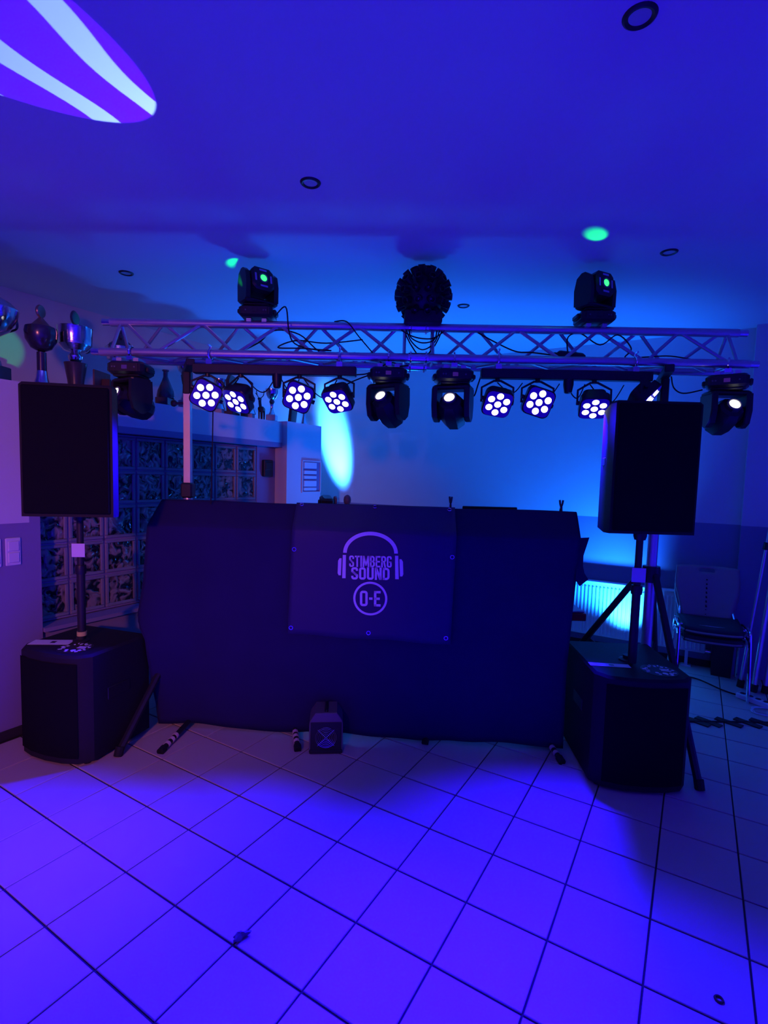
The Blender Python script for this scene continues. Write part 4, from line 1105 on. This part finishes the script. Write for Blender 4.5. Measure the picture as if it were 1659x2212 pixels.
MB().box((0, .03, .06), (.02, .06, .12)).build('prop', M_WOODDARK, pb)
troph('trophy_cup', 1.13, -.85, [BASEB(.12, .10), ('stem', M_PEWTER, [(.03, .10), (.018, .14), (.018, .22), (.03, .26)]), ('bowl', M_SILVER, [(.03, .26), (.09, .29), (.105, .33), (.105, .38), (.03, .39)]), ('lid', M_PEWTER, [(.10, .38), (.06, .42), (.02, .45), (.012, .48), (.02, .50), (.001, .51)])] + handles(.10, .30, .37, .045),
      'lidded silver bowl trophy seen behind the end of the truss')
troph('award_bottle', 1.42, -.74, [('base', M_MARBLE, MB().bevbox((0, 0, .03), (.17, .10, .06), .004)), ('plaque', M_WHITESTONE, MB().box((.03, -.051, .03), (.085, .004, .04))), ('bottle', M_PEWTER, [(.066, .06), (.07, .075), (.062, .12), (.028, .20), (.018, .23), (.018, .27), (.026, .275), (.026, .285)]), ('crystal', M_SILVER, [(.055, .062), (.058, .07), (.05, .10), (.001, .105)])],
      'dark bottle shaped award on a black base with a pale plaque', s=.95)
troph('trophy_cup', 1.63, -.78, [('base', M_WHITESTONE, MB().bevbox((0, 0, .035), (.09, .08, .07), .004)), ('stem', M_SILVER, [(.04, .07), (.022, .12), (.018, .20)]), ('sleeve', M_PEWTER, [(.022, .20), (.034, .27), (.02, .275)]), ('bowl', M_SILVER, [(.02, .275), (.05, .30), (.065, .34), (.068, .39), (.055, .39)])],
      'slim silver cup half hidden behind the silver mast')
troph('trophy_cup', 1.93, -.72, [('base', M_WHITESTONE, MB().bevbox((0, 0, .02), (.10, .07, .04), .004)), ('foot', M_SILVER, [(.05, .04), (.03, .10), (.02, .18), (.025, .22), (.05, .26), (.055, .32)])], 'pale trophy foot showing between the first two par lights', s=.9)
sh = troph('award_shield', 2.07, -.73, [('board', M_WOODDARK, MB().prism([(-.09, .0), (.09, 0), (.115, .10), (.11, .26), (.06, .31), (-.06, .31), (-.11, .26), (-.115, .10)], .03, T(0, .015, .03) @ rotm(PI / 2, 0, 0), b=.004)), ('base', M_MARBLE, MB().bevbox((0, 0, .015), (.20, .09, .03), .004)), ('plaque', M_PEWTER, MB().box((0, -.018, .07), (.13, .004, .035)))],
      'dark wooden award shield behind the second par light')
troph('trophy_cup', 2.22, -.73, [('base', M_WOODDARK, MB().bevbox((0, 0, .03), (.05, .05, .06), .003)), ('figure', M_SILVER, [(.02, .06), (.012, .10), (.022, .13), (.016, .16), (.001, .175)])], 'small silver figure trophy beside the dark shield')
troph('trophy_cup', 2.30, -.74, [('base', M_WHITESTONE, MB().bevbox((0, 0, .02), (.09, .07, .04), .004)), ('cone', M_SILVER, [(.055, .04), (.03, .10), (.014, .17), (.018, .19)]), ('top', M_PEWTER, [(.018, .19), (.03, .22), (.001, .25)])], 'silver cone trophy on a pale block next to the antlered figure')
dg = thing('deer_figure', 'dark deer figure with antlers standing on the ledge', 'figurine', ROOM @ T(-.73, 2.44, LZ) @ Matrix.Rotation(R(-62), 4, 'Z'))
db = MB(); db.lathe([(.001, -.06), (.024, -.045), (.030, 0), (.026, .04), (.001, .055)], T(0, 0, .10) @ rotm(0, PI / 2, 0), n=12); db.tube([(.04, 0, .115), (.055, 0, .15), (.06, 0, .175)], .014, n=8); db.lathe([(.012, -.02), (.017, .0), (.009, .035), (.001, .04)], T(.065, 0, .185) @ rotm(0, PI / 2, 0), n=10)
for lx in (-.035, .035):
    for ly in (-.014, .014): db.cyl((lx, ly, 0), (lx, ly, .09), .006, .009, n=6)
db.build('body', M_BLACKMETAL, dg)
for s_ in (-1, 1):
    a_ = MB(); a_.tube([(.055, s_ * .008, .195), (.045, s_ * .03, .225), (.05, s_ * .035, .265)], .004, n=5); a_.tube([(.046, s_ * .028, .222), (.065, s_ * .04, .24)], .0035, n=5); a_.build('antler', M_BLACKMETAL, dg)
troph('trophy_cup', 2.555, -.71, [('base', M_WHITESTONE, MB().bevbox((0, 0, .03), (.105, .09, .06), .004)), ('stem', M_SILVER, [(.035, .06), (.016, .10), (.012, .14), (.02, .16)]), ('knob', M_PEWTER, [(.016, .16), (.026, .18), (.02, .20)]), ('bowl', M_SILVER, [(.015, .20), (.04, .22), (.058, .26), (.062, .30), (.055, .30), (.045, .25), (.001, .23)])], 'silver goblet on a square pale base at the end of the lintel')
pq = thing('award_plaque', 'dark standing plaque with silver emblem on the corner pier', 'plaque', ROOM @ T(-.68, 2.83, 2.13) @ Matrix.Rotation(R(-66), 4, 'Z'))
MB().bevbox((0, 0, .14), (.19, .03, .28), .006, rotm(R(-6), 0, 0)).build('board', M_WOODDARK, pq)
MB().lathe([(.0001, .006), (.05, .006), (.055, 0)], T(-.01, -.018, .13) @ rotm(PI / 2, 0, 0), n=10).build('emblem', M_SILVER, pq)
MB().box((-.01, -.017, .055), (.10, .006, .035)).build('name_plate', M_SILVER, pq)
troph('trophy_cup', 3.02, -.70, [('foot', M_SILVER, [(.045, 0), (.03, .03), (.016, .09), (.012, .14)]), ('figure', M_SILVER, [(.012, .14), (.024, .16), (.02, .19), (.001, .205)])], 'thin silver trophy at the very end of the corner pier', z=2.13)
